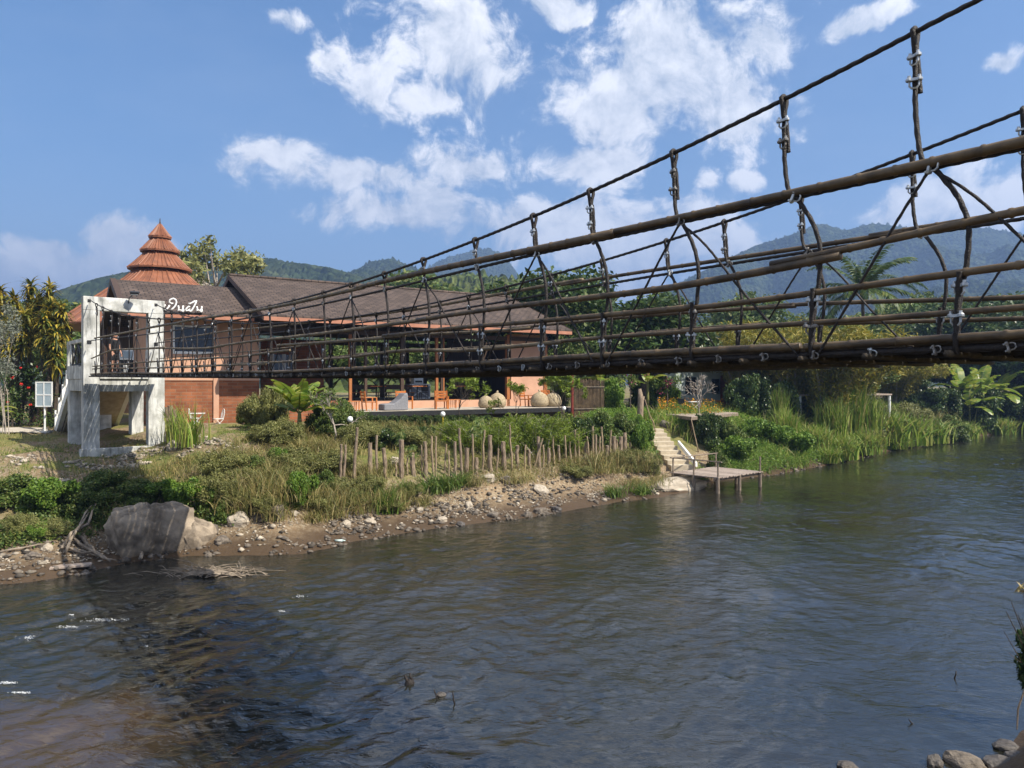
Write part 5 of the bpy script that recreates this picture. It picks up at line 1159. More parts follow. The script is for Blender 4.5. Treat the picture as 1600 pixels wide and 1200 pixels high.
def rocks():
    # the great broken block at the water's edge
    c = gpt(222,866); c = Vector((c.x, c.y+.9, .60)); t = thing('broken_boulder', 'largest grey block of broken masonry at the waterline below the green herbs, left bank', 'boulder', c)
    b = bmesh.new(); bmesh.ops.create_cube(b, size=2); bmesh.ops.subdivide_edges(b, edges=b.edges[:], cuts=22, use_grid_fill=True)
    for v in b.verts:
        p = v.co.copy(); q = p.normalized()*1.35; p = p.lerp(q,.50); n = mnoise.noise(p*1.3)*.20+mnoise.noise(p*3.4)*.10-abs(mnoise.noise(p*5.5))*.08+mnoise.noise(p*11)*.03
        st = abs(p.x+.28-.16*p.z+.05*mnoise.noise(p*3)); 
        if st < .055: n -= .09
        p += p.normalized()*n; v.co = Vector((p.x*1.18-.15*p.z, p.y*.95, p.z*.82))
    me = bpy.data.meshes.new('block'); b.to_mesh(me); b.free(); me.polygons.foreach_set('use_smooth',[True]*len(me.polygons)); me.materials.append(M['boulder']); o = link(bpy.data.objects.new('block', me), t); o.rotation_euler = (0,.06,.72); o.scale = (1.0,.85,1.05)
    p = gpt(296,862)+Vector((0,.6,.35)); rock('mossy_boulder','rounded pale mossy boulder leaning on the right side of the broken masonry block',p+Vector((-.1,.1,-.12)),(.72,.6,.74),4,.4,'boulder')
    L = [(370,822,20,15,1,'rock_pale','flat topped tan block of stone on the shingle right of the broken boulder'),(432,812,13,17,3,'rock','pointed dark reddish grey rock standing on the shingle bank'),(457,808,8,6,0,'rock_pale','small rounded brown rock beside the pointed dark rock'),(540,822,9,6,2,'rock_pale','pale flat stone lying on the sandy bank in the middle of the beach'),
         (577,818,12,5,4,'rock_pale','pale long stone at the foot of the dry grass'),(844,770,14,9,0,'rock_pale','white oval rock on the weedy slope right of the stakes'),(733,795,8,8,1,'rock_pale','pale angular stone in the gravel below the stake fence'),(762,752,12,8,3,'rock_pale','pale broken rock against the foot of the stakes'),(790,757,9,9,5,'rock','brown angular rock just below the stake fence'),
         (325,838,16,13,5,'rock','dark grey rock in the shingle beside the mossy boulder'),(345,850,12,9,1,'rock','grey rock close to the water right of the mossy boulder'),(325,872,8,5,2,'rock','flat grey stone at the water edge'),(487,881,6,4,4,'rock_dark','dark round stone standing alone in the shallow water'),(72,862,9,8,2,'rock_pale','rounded tan stone on the gravel at the left bank'),(50,872,12,6,4,'rock','flat grey stone in the gravel at far left'),
         (268,690,13,12,0,'rock_pale','pale rock beside the log rollers at the tower foot'),(268,703,11,11,2,'rock_pale','brown rounded rock below the pale rock at the tower foot'),(205,735,9,8,3,'rock_pale','white stone in the rubble under the tower'),(615,725,10,8,1,'rock_pale','pale stone between the stakes'),(720,822,7,5,0,'rock_dark','dark stone at the water edge'),
         (845,803,12,7,3,'rock','grey rock at the waterline below the weedy bank'),(870,800,9,6,5,'rock_dark','dark rock at the waterline right of the grey one'),(825,808,8,6,1,'rock','small grey rock at the waterline'),(1058,672,8,7,2,'rock','rounded rock beside the top of the steps'),(1040,668,9,8,4,'rock','brown rock under the upper platform'),(1075,668,8,7,0,'rock','grey rock under the upper platform edge'),
         (770,808,10,6,0,'rock','flattened rock in the gravel by the water'),(690,815,9,5,3,'rock_pale','pale flattened stone in the gravel'),(655,800,8,5,5,'rock_pale','pale stone on the dry bank below the grass')]
    for i, (x, y, w, h, k, mt, lab) in enumerate(L):
        p = gpt(x, y); s = p.y/F; rock('rock', lab, p+Vector((0,w*s*.4,h*s*.35)), (w*s, w*s*.8, h*s), k, i*1.3, mt)
    p = gpt(1065,768); rock('rock_slab','broad flat tan rock slab at the waterline left of the dock',p+Vector((-.1,1.2,.15)),(2.0,1.1,.42),2,.65,'rock_pale')
    for i, (x, y, w, h, lab) in enumerate(((1325,1200,15,7,'small dark wet stone at the bottom edge of the picture'),(1461,1196,15,14,'dark angular stone at the near water edge'),(1508,1194,30,14,'large grey rounded stone at the near water edge, bottom right'),(1571,1170,18,9,'dark flat stone standing in the near shallows'),(1560,1196,24,10,'dark stone at the bottom right corner'),(1590,1190,20,10,'dark stone nearest the right edge at the bottom'))):
        Y = EYE*F/(y-600); s = Y/F; X = (x-800)/F*Y; rock('rock', lab, Vector((X,Y,.02)), (w*s*1.05,w*s*.85,h*s), i, i*.9, 'rock' if i in (2,) else 'rock_dark')
    # driftwood by the block
    for i, (x0,y0,x1,y1,r) in enumerate(((100,862,168,792,.05),(110,850,160,800,.04),(105,870,155,812,.045),(118,846,172,884,.05),(124,842,150,872,.06),(130,838,142,866,.05),(112,862,182,882,.04),(98,858,160,878,.03),(222,878,230,848,.06))):
        a = gpt(x0,y0); b = gpt(x1,y1); up = (.35 if y1 < 820 else .12); stick('driftwood_log','bleached stick in the driftwood pile left of the broken boulder' if i < 8 else 'short upright board stuck in the mud before the broken boulder', a+Vector((0,-.1,.12)), Vector((b.x,b.y-.6 if y1 < 820 else b.y,b.z+up)), r, 'wood_drift', .06, 'driftwood', 'driftwood sticks beside the boulder' if i < 8 else None)
    stick('driftwood_log','long thin pale pole lying on the gravel at far left', gpt(0,868)+Vector((0,0,.1)), gpt(66,858)+Vector((0,0,.15)), .035)
    a = gpt(103,893); m = MB(); m.box((0,0,0),(1.05,.36,.06),.42); o = m.build('plank',M['plank'],None,bevel=.01); o.location = a+Vector((0,.25,.10)); tag(o,'pale flat board lying at the waterline, left of the broken boulder','plank')
    # brush pile in the shallows
    c = px(330,898,EYE*F/298); c.z = 0; rd = random.Random(5); m = MB()
    for i in range(110):
        x = rd.gauss(0,.65); a = Vector((x,rd.gauss(0,.22),.03)); d = Vector((rd.gauss(0,.6),rd.gauss(0,.25),rd.uniform(.0,.22))); m.tube([a, a+d*.5+Vector((0,0,.06)), a+d], [.014,.011,.005], 4)
    for i in range(5): m.tube([(-1.0+rd.gauss(0,.2),rd.gauss(0,.2),-.02),(0,rd.gauss(0,.15),.12),(.9+rd.gauss(0,.3),rd.gauss(0,.2),.03)], [.05,.045,.02], 6)
    o = m.build('brush_pile',M['wood_drift'],None); o.location = c; tag(o,'tangle of dead twigs stranded in the shallows below the boulder','brush pile')
    # snags in the stream
    Y = EYE*F/472; c = px(640,1072,Y); t = thing('tree_snag','dark stump with two short broken branches sticking out of the river','snag',(c.x,c.y,0)); m = MB(); q = Vector((c.x,c.y,0))
    m.tube([q+Vector((-.02,0,-.2)),q+Vector((.0,.02,.06)),q+Vector((.03,0,.13))],[.10,.09,.05],7); m.tube([q,q+Vector((-.09,0,.2))],[.04,.022],6); m.tube([q+Vector((.03,0,.1)),q+Vector((.0,.03,.23))],[.03,.015],6); m.build('stump',M['cable'],t,smooth=True)
    for (x,y0,y1,dx,lab) in ((684,1090,1077,-6,'short dark stick leaning in the river right of the stump'),(712,1100,1080,-5,'longest dark stick standing in the river right of the stump'),(1490,1062,1048,4,'small bent twig sticking out of the calm water, right'),(1432,1132,1124,-12,'thin dark twig lying on the water at lower right')):
        Y = EYE*F/(y0-600); a = px(x,y0,Y); b = a+Vector((dx/F*Y,0,(y0-y1)/F*Y)); stick('river_stick',lab,a-Vector((0,0,.08)),b,.016,'cable',.05,'stick')
    Y = EYE*F/486; p = px(690,1088,Y); rock('rock','small dark stone breaking the surface between the two sticks in the river',Vector((p.x,p.y,0)),(.10,.07,.05),1,.3,'rock_dark')
    p = gpt(531,848); m = MB(); m.tube([(-.16,0,0),(.10,0,0)],.045,8); m.tube([(.10,0,0),(.15,0,0),(.19,0,0)],[.045,.02,.018],8); o = m.build('plastic_bottle',M['plastic'],None,smooth=True); o.location = p+Vector((0,0,.06)); tag(o,'clear plastic bottle washed up on the wet sand','bottle')
    # patches of white water
    rg = np.random.default_rng(12); V = []; Fc = []
    for (x,y,w,h) in ((40,998,13,4),(165,971,30,3),(105,982,14,2),(470,934,7,2),(440,957,5,1.5),(112,963,4,2),(12,1070,12,2),(30,1085,12,1.6),(228,1013,3,1.5)):
        Y = EYE*F/(y-600); n = int(w*6)
        for i in range(n):
            u = rg.normal()*.6; q = px(x+u*w, y+h*rg.normal()*.35-u*h*.3, Y); yy = EYE*F/(y+h*rg.normal()*.5-600); X = (x+u*w-800)/F*yy; s = rg.uniform(.004,.010); k = len(V)
            V += [(X-s*1.6,yy,.03),(X,yy-s,.04),(X+s*1.6,yy,.03),(X,yy+s,.042)]; Fc.append((k,k+1,k+2,k+3))
    tag(np_obj('foam',V,Fc,M['foam']),kind='stuff')
rocks()
# ------------------------------------------------------------------ stake fence
def stakes():
    L = [(532,694,745,4),(537,695,745,4),(552,668,742,5),(577.5,692,746,7),(588,680,742,4),(602,700,755,6.5),(627,687,752,8),(619,722,748,3),(636,715,750,3),(645,707,752,8),(660,695,735,3),(666,690,740,6),(677,681,735,3.5),(681,682,722,3),(695,694,732,3),(701,704,735,3),(712,690,742,5),(722,669,740,4),(729,700,742,7),(740,678,730,3),(754,672,724,3),(744,715,732,6),(765,680,735,7),(776,701,737,3),(787,690,739,7.5),(800,664,735,3),(808,696,732,6),(827,702,725,5),(820,695,720,3),(835,685,732,2.5),(842,682,735,6),(849,695,727,3),(857,700,732,5),(866,682,730,3),(874,696,730,4),(885,680,720,3),(892,690,720,3),(899,672,717,3),(905,679,720,3.5),(914,690,730,5),(920,682,725,3),(927,666,727,3.5),(931,679,722,4),(936,682,720,3),(942,667,715,3),(949,696,715,6),(953,672,715,3),(960,682,715,7),(964,687,712,3),(969,682,712,7),(977,676,715,6),(974,696,712,3),(984,691,715,3),(990,697,715,4),(1001,679,717,6),(995,692,715,3)]
    for i, (x, yt, yb, w) in enumerate(L):
        p = on_bank(x, 3.35+random.uniform(-.12,.12)); H = EYE+(600-yt)/F*p.y-p.z; r = w/2/F*p.y; m = MB(); rd = random.Random(i)
        lean = Vector((rd.gauss(0,.035),rd.gauss(0,.03),0)) if x != 835 else Vector((.28,0,0)); n = 6
        m.tube([Vector((0,0,-.3))]+[Vector((rd.gauss(0,.012),rd.gauss(0,.012),H*q/n))+lean*(q/n)*H for q in range(n+1)], [r*1.1]+[r*(1.08-.16*q/n)*rd.uniform(.93,1.07) for q in range(n+1)], 8)
        o = m.build('fence_stake', M['stake'] if w > 3.6 else M['stake_pale'], None); o.location = p
        thick = w > 3.6; lab = 'thick weathered log stake in the uneven stake fence along the bank' if thick else 'thin pale pole in the uneven stake fence along the bank'; gr = 'thick log stakes of the bank fence' if thick else 'thin poles of the bank fence'
        if x == 552: lab, gr = 'dark stake topped by a lamp globe post at the left end of the stake fence', None
        elif x == 835: lab, gr = 'leaning thin pole in the middle of the stake fence', None
        elif x == 1001: lab, gr = 'last thick stake at the right end of the stake fence near the steps', None
        elif x == 787: lab, gr = 'short stout log stake with a clean cut top in the middle of the stake fence', None
        tag(o, lab, 'stake', gr)
    # castor plants growing among the stakes
    for (x, yt, lab) in ((624,676,'castor plant with star shaped leaves by the tall stakes, left'),(740,665,'castor plant with star shaped leaves behind the thin poles, middle'),(752,656,'taller castor plant with star shaped leaves behind the thin poles'),(643,700,'small castor seedling among the stakes')):
        p = on_bank(x, 3.6); top = Vector((p.x,p.y,EYE+(600-yt)/F*p.y)); t = thing('castor_plant',lab,'plant',p); m = MB(); m.tube([p,top],.018,5); m.build('stem',M['lf_olive'],t); V = []; Fc = []
        for j in range(9):
            c = top+Vector((random.gauss(0,.16),random.gauss(0,.12),random.uniform(-.4,.08))); tl = random.uniform(0,6.28)
            for k in range(7):
                a = tl+k*.8; d = Vector((math.cos(a),.4*math.sin(a)-.2,math.sin(a)*.75-.2)); s = Vector((-math.sin(a),.2,math.cos(a)*.75))*.035; q = len(V); V += [c,c+d*.11+s,c+d*.21,c+d*.11-s]; Fc.append((q,q+1,q+2,q+3))
        np_obj('leaf',[tuple(v) for v in V],Fc,M['lf_mid'],t)
    # log rollers beside the tower
    for i, (x, yt, yb) in enumerate(((261,636,684),(266,634,684),(273,640,682))):
        Y = 34.2; a = px(x,yb,Y); a.z = gz(a.x,a.y)-.1; m = MB(); m.tube([(0,0,0),(0,0,EYE+(600-yt)/F*Y-a.z)],[.12,.115],9); o = m.build('log_post',M['stake'],None); o.location = a; tag(o,'short thick log post in the row between tower and reeds, %s' % ('nearest the tower','middle one','nearest the reeds')[i],'log post')
stakes()
# ------------------------------------------------------------------ dock, steps, platforms
def dock():
    f = Vector((10.3,36.9,0)); e = Vector((ES[0],ES[1],0)); n = Vector((EN[0],EN[1],0)); t = thing('river_dock','low wooden plank dock on posts in the water at the foot of the steps','dock',f+e*2+n*1.5); Z = .83
    m = MB(); 
    for i in range(26):
        a = .0+i*.158; m.obox(f+e*a+n*(-.05+random.uniform(-.05,.05))+Vector((0,0,Z-.05+random.uniform(-.008,.008))), e*.135, n*(3.0+random.uniform(-.06,.06)), (0,0,.045))
    m.build('deck_planks',M['plank'],t)
    m = MB()
    for q in (.15,1.45,2.7): m.obox(f+e*-.05+n*q+Vector((0,0,Z-.20)), e*4.2, n*.1, (0,0,.142))
    m.build('joists',M['greywood'],t)
    for (a,b,top) in ((.06,.06,1.0),(2.0,.06,0),(4.0,.06,1.0),(.06,1.5,1.0),(.06,2.8,1.0),(4.0,1.5,0),(4.0,2.8,1.0),(2.0,2.8,1.0)):
        m = MB(); p = f+e*a+n*b; r = .085 if top == 0 or b < .1 else .05; m.tube([p+Vector((0,0,-.8)),p+Vector((0,0,Z-.055))],[.10,.09],8); 
        if top: m.tube([p+Vector((0,0,Z-.06)),p+Vector((0,0,Z+.78))],.045,7)
        m.build('post',M['greywood'],t)
    z = Vector((0,0,Z+.77)); m = MB(); m.tube([f+e*.06+n*-.15+z,f+e*.06+n*3.0+z],.035,6); m.build('rail',M['greywood'],t); m = MB(); m.tube([f+e*-.1+n*2.8+z,f+e*4.15+n*2.8+z],.03,6); m.build('rail',M['greywood'],t)
    # steps
    a = Vector((9.3,40.4,.85)); b = Vector((8.7,46.2,2.75)); t = thing('garden_steps','worn sandy concrete steps climbing the bank from the dock','steps',a); N = 9; d = (b-a)/N; w = Vector((1,0.15,0)).normalized()*1.25
    m = MB()
    for i in range(N): q = a+Vector((d.x,d.y,0))*i; m.obox(q-w/2+Vector((0,0,-.6)), w, Vector((d.x,d.y,0))*1.12, (0,0,.6+d.z*(i+1)-.004*i))
    m.build('tread',M['stairpale'],t,bevel=.02)
    m = MB(); o = a+w*.55+Vector((0,-.3,.15)); m.obox(o, w*.09, Vector((d.x,d.y,d.z))*4.6, (0,0,.22)); m.build('side_beam',M['white'],t)
    # upper platform
    fp = Vector((10.9,44.9,0)); e1 = Vector((4.8,6.4,0)); e2 = Vector((-1.2,7.2,0)); Z = 3.52; t = thing('garden_platform','raised weathered wooden platform on dark posts beside the top of the steps','platform',fp)
    m = MB()
    for i in range(22): m.obox(fp+e1*(i/22)+Vector((0,0,Z-.05+random.uniform(-.005,.005))), e1*.041, e2*(1+random.uniform(-.01,.01)), (0,0,.045))
    m.build('deck_planks',M['plank'],t); m = MB(); m.obox(fp+Vector((0,0,Z-.22))-e2*.004,e1,e2*.02,(0,0,.165)); m.obox(fp+Vector((0,0,Z-.22))+e2*.025,e1*.016,e2*.96,(0,0,.165)); m.obox(fp+Vector((0,0,Z-.22))+e1*.984+e2*.025,e1*.016,e2*.96,(0,0,.165)); m.build('edge_beam',M['greywood'],t)
    for (p,q) in ((.06,.06),(.5,.05),(.94,.06),(.06,.8),(.94,.8)):
        c = fp+e1*p+e2*q; m = MB(); m.tube([Vector((c.x,c.y,gz(c.x,c.y)-.3)),Vector((c.x,c.y,Z-.06))],.09,8); m.build('post',M['darktimber'],t)
    stick('prop_stick','thin yellow wooden prop leaning under the corner of the garden platform',(fp.x+.3,fp.y-.5,gz(fp.x+.3,fp.y-.5)),(fp.x-.05,fp.y-.1,Z-.1),.035,'stake_pale',.0,'prop')
    # chair and table on it
    c = fp+e1*.50+e2*.62; folding_table((c.x+.35,c.y,Z),'small white folding table with crossed legs on the garden platform',.72,.55); black_chair((c.x-.55,c.y-.3,Z),'black chair on the garden platform, left of the white table',1.2)
    # old stump post and its prop
    p = ground_at(1001,45.5); m = MB(); m.tube([(0,0,-.3),(-.03,0,1.2),(.02,0,2.2),(-.05,.02,2.85)],[.24,.2,.19,.10],9); m.tube([(.02,0,1.6),(.16,-.05,2.4)],[.13,.08],7); o = m.build('dead_trunk',M['stake'],None,smooth=True); o.location = p; tag(o,'bare grey dead tree trunk standing at the garden edge by the steps','dead trunk')
    stick('prop_stick','pale stick leaning against the bare dead trunk',p+Vector((.9,-.1,.2)),p+Vector((.25,-.1,2.2)),.035,'stake_pale',.03,'prop')
    # far deck with white posts
    Y = 58; a = px(1243,626,Y); b = px(1394,621,Y+5); t = thing('garden_deck','long low brown deck on short white posts far behind the reeds','deck',(a.x,a.y,3.4)); a.z = b.z = EYE-.95; m = MB(); m.obox(a,(b-a),Vector((-.5,2.2,0)),(0,0,.12)); m.build('deck_planks',M['plank'],t)
    for q in (.05,.45,.78,.98): c = a.lerp(b,q)+Vector((0,.2,0)); m = MB(); m.tube([Vector((c.x,c.y,gz(c.x,c.y)-.2)),c],.13,8); m.build('post',M['white'],t)
def legs4(t, w, d, h, r, mt):
    for sx in (-1,1):
        for sy in (-1,1): m = MB(); m.box((sx*w/2,sy*d/2,h/2),(r,r,h)); m.build('leg',M[mt],t,local=True)
def at(t, loc, rz): t.location = loc; t.rotation_euler = (0,0,rz); return t
def folding_table(loc, label, h=.72, w=.5, rz=.3):
    t = thing('folding_table',label,'table'); m = MB(); m.box((0,0,h),(w*1.6,w*1.3,.035)); m.build('table_top',M['white'],t,bevel=.008,local=True)
    for sy in (-1,1):
        for s in (-1,1): m = MB(); m.tube([(-s*w*.7,sy*w*.5+s*.012,0),(s*w*.7,sy*w*.5+s*.012,h-.02)],.016,5); m.build('leg',M['white'],t,local=True)
    return at(t, loc, rz)
def white_chair(loc, label, rz):
    t = thing('garden_chair',label,'chair'); m = MB(); m.box((0,0,.44),(.40,.40,.03)); m.build('seat',M['white'],t,bevel=.01,local=True); m = MB()
    m.tube([(-.19,-.18,.44),(-.25,-.18,.75),(-.27,-.1,.9),(-.28,0,.94),(-.27,.1,.9),(-.25,.18,.75),(-.19,.18,.44)],.014,5)
    for y in (-.1,0,.1): m.tube([(-.2,y,.45),(-.27,y,.9)],.009,4)
    m.build('backrest',M['white'],t,local=True)
    for s in (-1,1):
        m = MB(); m.tube([(-.2,s*.18,.43),(.22,s*.18,0)],.013,5); m.build('leg',M['white'],t,local=True); m = MB(); m.tube([(.18,s*.16,.43),(-.24,s*.16,0)],.013,5); m.build('leg',M['white'],t,local=True)
    return at(t, loc, rz)
def black_chair(loc, label, rz):
    t = thing('black_chair',label,'chair'); m = MB(); m.box((0,0,.45),(.46,.46,.04)); m.build('seat',M['black'],t,bevel=.01,local=True); m = MB(); m.box((-.22,0,.74),(.035,.46,.42)); m.build('backrest',M['black'],t,bevel=.01,local=True); legs4(t,.42,.42,.44,.03,'black'); return at(t, loc, rz)
def arm_chair():
    t = thing('armchair','x','chair'); m = MB(); m.box((0,0,.42),(.56,.56,.05)); m.build('seat',M['orangewood'],t,bevel=.01,local=True)
    m = MB(); 
    for z in (.60,.74,.88): m.box((-.29-.10*(z-.5),0,z),(.03,.56,.10))
    m.build('backrest',M['orangewood'],t,bevel=.006,local=True)
    for sy in (-1,1):
        m = MB(); m.box((-.02,sy*.31,.64),(.60,.075,.035)); m.build('armrest',M['orangewood'],t,bevel=.006,local=True)
        m = MB(); m.box((.26,sy*.31,.31),(.06,.055,.62)); m.build('leg',M['orangewood'],t,local=True); m = MB(); m.tube([(-.24,sy*.31,0),(-.28,sy*.31,.5),(-.34,sy*.31,.95)],.034,4); m.build('leg',M['orangewood'],t,local=True)
    return t
def high_table():
    t = thing('bar_table','x','table'); m = MB(); m.box((0,0,.86),(1.0,.7,.05)); m.build('table_top',M['orangewood'],t,bevel=.006,local=True); m = MB(); m.tube([(0,0,.02),(0,0,.84)],.04,6); m.box((0,0,.02),(.5,.5,.03)); m.build('pedestal',M['black'],t,local=True); return t
def slat_table():
    t = thing('side_table','x','table'); m = MB(); m.box((0,0,.52),(.9,.5,.04)); m.build('table_top',M['orangewood'],t,bevel=.006,local=True); legs4(t,.78,.4,.50,.05,'orangewood'); m = MB(); 
    for x in (-.2,-.07,.07,.2): m.box((x,0,.27),(.03,.03,.46))
    m.build('slats',M['orangewood'],t,local=True); return t
def terrace():
    def T(x, b, z=TER): q = bq(a_at(x,b), b); return Vector((q.x,q.y,z))
    fr = math.atan2(NB.y,NB.x)+math.pi           # facing the river
    ch = arm_chair(); f = True
    for x, b, rz, lab in ((577,-.9,fr+1.5,'orange wooden armchair seen from the side at the left end of the terrace'),(632,.3,fr+.2,'orange wooden armchair directly behind the grey beanbag lounger'),(690,-.7,fr-.35,'orange wooden armchair in the middle of the terrace beside the side table'),(823,.4,fr+.5,'orange wooden armchair in front of the peach panel, left one'),(852,.3,fr-.4,'orange wooden armchair in front of the peach panel, right one')):
        o = ch if f else copy_tree(ch); f = False; at(o, T(x,b), rz); o['label'] = lab; o['group'] = 'armchairs on the cafe terrace'; o.scale = (1.12,)*3
    st = slat_table(); f = True
    for x, b, lab in ((548,-.9,'small orange stool table at the left end of the terrace'),(706,-.3,'small orange slatted table right of the middle armchair'),(837,.0,'orange slatted table between the two armchairs at the peach panel')):
        o = st if f else copy_tree(st); f = False; at(o, T(x,b), BANG); o['label'] = lab
    ht = high_table(); f = True
    for x, b, lab in ((588,3.6,'high table with orange top at the left of the open hall'),(652,3.2,'high table with orange top in front of the white counter'),(720,3.4,'high table with orange top at the right of the open hall')):
        o = ht if f else copy_tree(ht); f = False; at(o, T(x,b,INF), BANG); o['label'] = lab
    c = black_chair(T(604,3.2,INF),'black metal chair in the hall beside the left high table',.5); c2 = dup(c,T(662,3.9,INF),2.0,label='black metal chair in the hall beside the white counter'); dup(c,T(728,4.2,INF),2.6,label='black metal chair in the hall by the right high table')
    for x, b, lab in ((625,5.2,'low brown wooden bench in the shade at the left of the hall'),(570,6.0,'brown wooden bench at the back left of the hall')):
        t = thing('bench',lab,'bench'); m = MB(); m.box((0,0,.45),(1.9,.4,.05)); m.build('seat',M['timber'],t,local=True); m = MB(); m.box((0,.2,.8),(1.9,.04,.3)); m.build('backrest',M['darktimber'],t,local=True); legs4(t,1.7,.32,.44,.06,'darktimber'); at(t,T(x,b,INF),BANG)
    t = thing('white_counter','white counter with a crossed front panel inside the hall','counter'); m = MB(); m.box((0,0,.5),(1.5,.6,1.0)); m.build('cabinet',M['greyfabric'],t,local=True); m = MB()
    for s in (-1,1): m.tube([(-s*.7,-.32,.08),(s*.7,-.32-.012*s,.92)],.045,4)
    m.box((0,-.315,.97),(1.5,.05,.07)); m.box((0,-.315,.05),(1.5,.05,.07)); m.box((-.73,-.315,.5),(.06,.05,.85)); m.box((.73,-.315,.5),(.06,.05,.85)); m.build('trim',M['white'],t,local=True); at(t,T(653,6.0,INF),BANG)
    t = thing('coffee_machine','pale coffee machine standing on the white hall counter','coffee machine'); m = MB(); m.box((0,0,.25),(.7,.45,.5)); m.build('body',M['galv'],t,bevel=.03,local=True); m = MB(); m.box((0,-.24,.16),(.5,.03,.12)); m.build('drip_tray',M['black'],t,local=True); at(t,T(652,6.0,INF+1.0),BANG)
    # grey lounger
    t = thing('beanbag_lounger','grey fabric beanbag lounger with a tall back on the terrace edge','beanbag'); pr = [(-.75,.02),(-.75,.33),(-.62,.37),(-.15,.38),(.20,.60),(.50,.92),(.66,.96),(.71,.8),(.72,.02)]; m = MB(); n = len(pr)
    for y in (-.36,-.40,.40,.36):
        s = .97 if abs(y) == .40 else 1.0; pass
    vs = []; 
    for y, s in ((-.42,.93),(-.36,1),(.36,1),(.42,.93)): vs += [(x*s,y,.03+(z-.03)*s) for x, z in pr]
    fs = [(i*n+k,i*n+(k+1)%n,(i+1)*n+(k+1)%n,(i+1)*n+k) for i in range(3) for k in range(n)]+[tuple(range(n-1,-1,-1)),tuple(3*n+k for k in range(n))]; m.add(vs,fs); o = m.build('cushion',M['greyfabric'],t,local=True,bevel=.04); at(t,T(615,-1.0),BANG)
    for i, (x, b, s, lab) in enumerate(((759,-.5,.95,'burlap beanbag on the terrace, leftmost and smallest of four'),(777,-.2,1.15,'burlap beanbag second from the left on the terrace'),(843,-.7,1.2,'burlap beanbag in front of the right armchair, third from the left'),(864,-.8,1.15,'burlap beanbag nearest the right end of the terrace'))):
        t = thing('burlap_beanbag',lab,'beanbag'); m = MB(); m.lathe((0,0,0),[(.34,.0),(.47,.12),(.49,.32),(.43,.55),(.32,.70),(.16,.79),(.06,.84)],14); o = m.build('sack',M['burlap'],t,local=True,smooth=True); m = MB(); m.tube([(0,0,.84),(.03,0,.93),(.09,.02,.95)],[.07,.05,.02],6); m.build('tied_neck',M['burlap'],t,local=True); at(t,T(x,b),i*1.1); t.scale = (s,s,s*.95)
    # globe lamps on posts
    for x, y, yb, mt, lab in ((547,655,700,'stake','white globe garden lamp on a wooden post left of the stake fence'),(692,647,674,'yellow','white globe garden lamp on a yellow post below the terrace'),(881,638,660,'stake','small white globe garden lamp above the feathery shrub')):
        p = gpt(x,yb); q = Vector((p.x,p.y,EYE+(600-y)/F*p.y)); t = thing('globe_lamp',lab,'garden lamp',p); m = MB(); m.tube([p-Vector((0,0,.2)),q-Vector((0,0,.1))],.035,6); m.build('post',M[mt],t); m = MB(); m.lathe(q,[(.02,-.13),(.09,-.11),(.125,-.03),(.125,.03),(.09,.10),(.02,.13)],14); m.build('globe',M['lampglobe'],t,smooth=True)
    # white patio, left
    t = bq(a_at(330,1.2),1.2); m = MB(); a0, a1 = a_at(298,1.0), a_at(398,1.0); bbox(m,a0,a1,-1.6,3.3,3.0,3.32); o = m.build('patio',M['path'],None); tag(o,kind='structure')
    def PT(x,b): q = bq(a_at(x,b),b); return Vector((q.x,q.y,3.32))
    folding_table(PT(308,.6),'small white folding table on the patio by the brick wall',.72,.45); white_chair(PT(341,.2),'white wire garden chair on the patio by the brick wall',BANG+3.3); white_chair(PT(304,1.6),'white wire garden chair behind the patio table',BANG)
terrace(); dock()
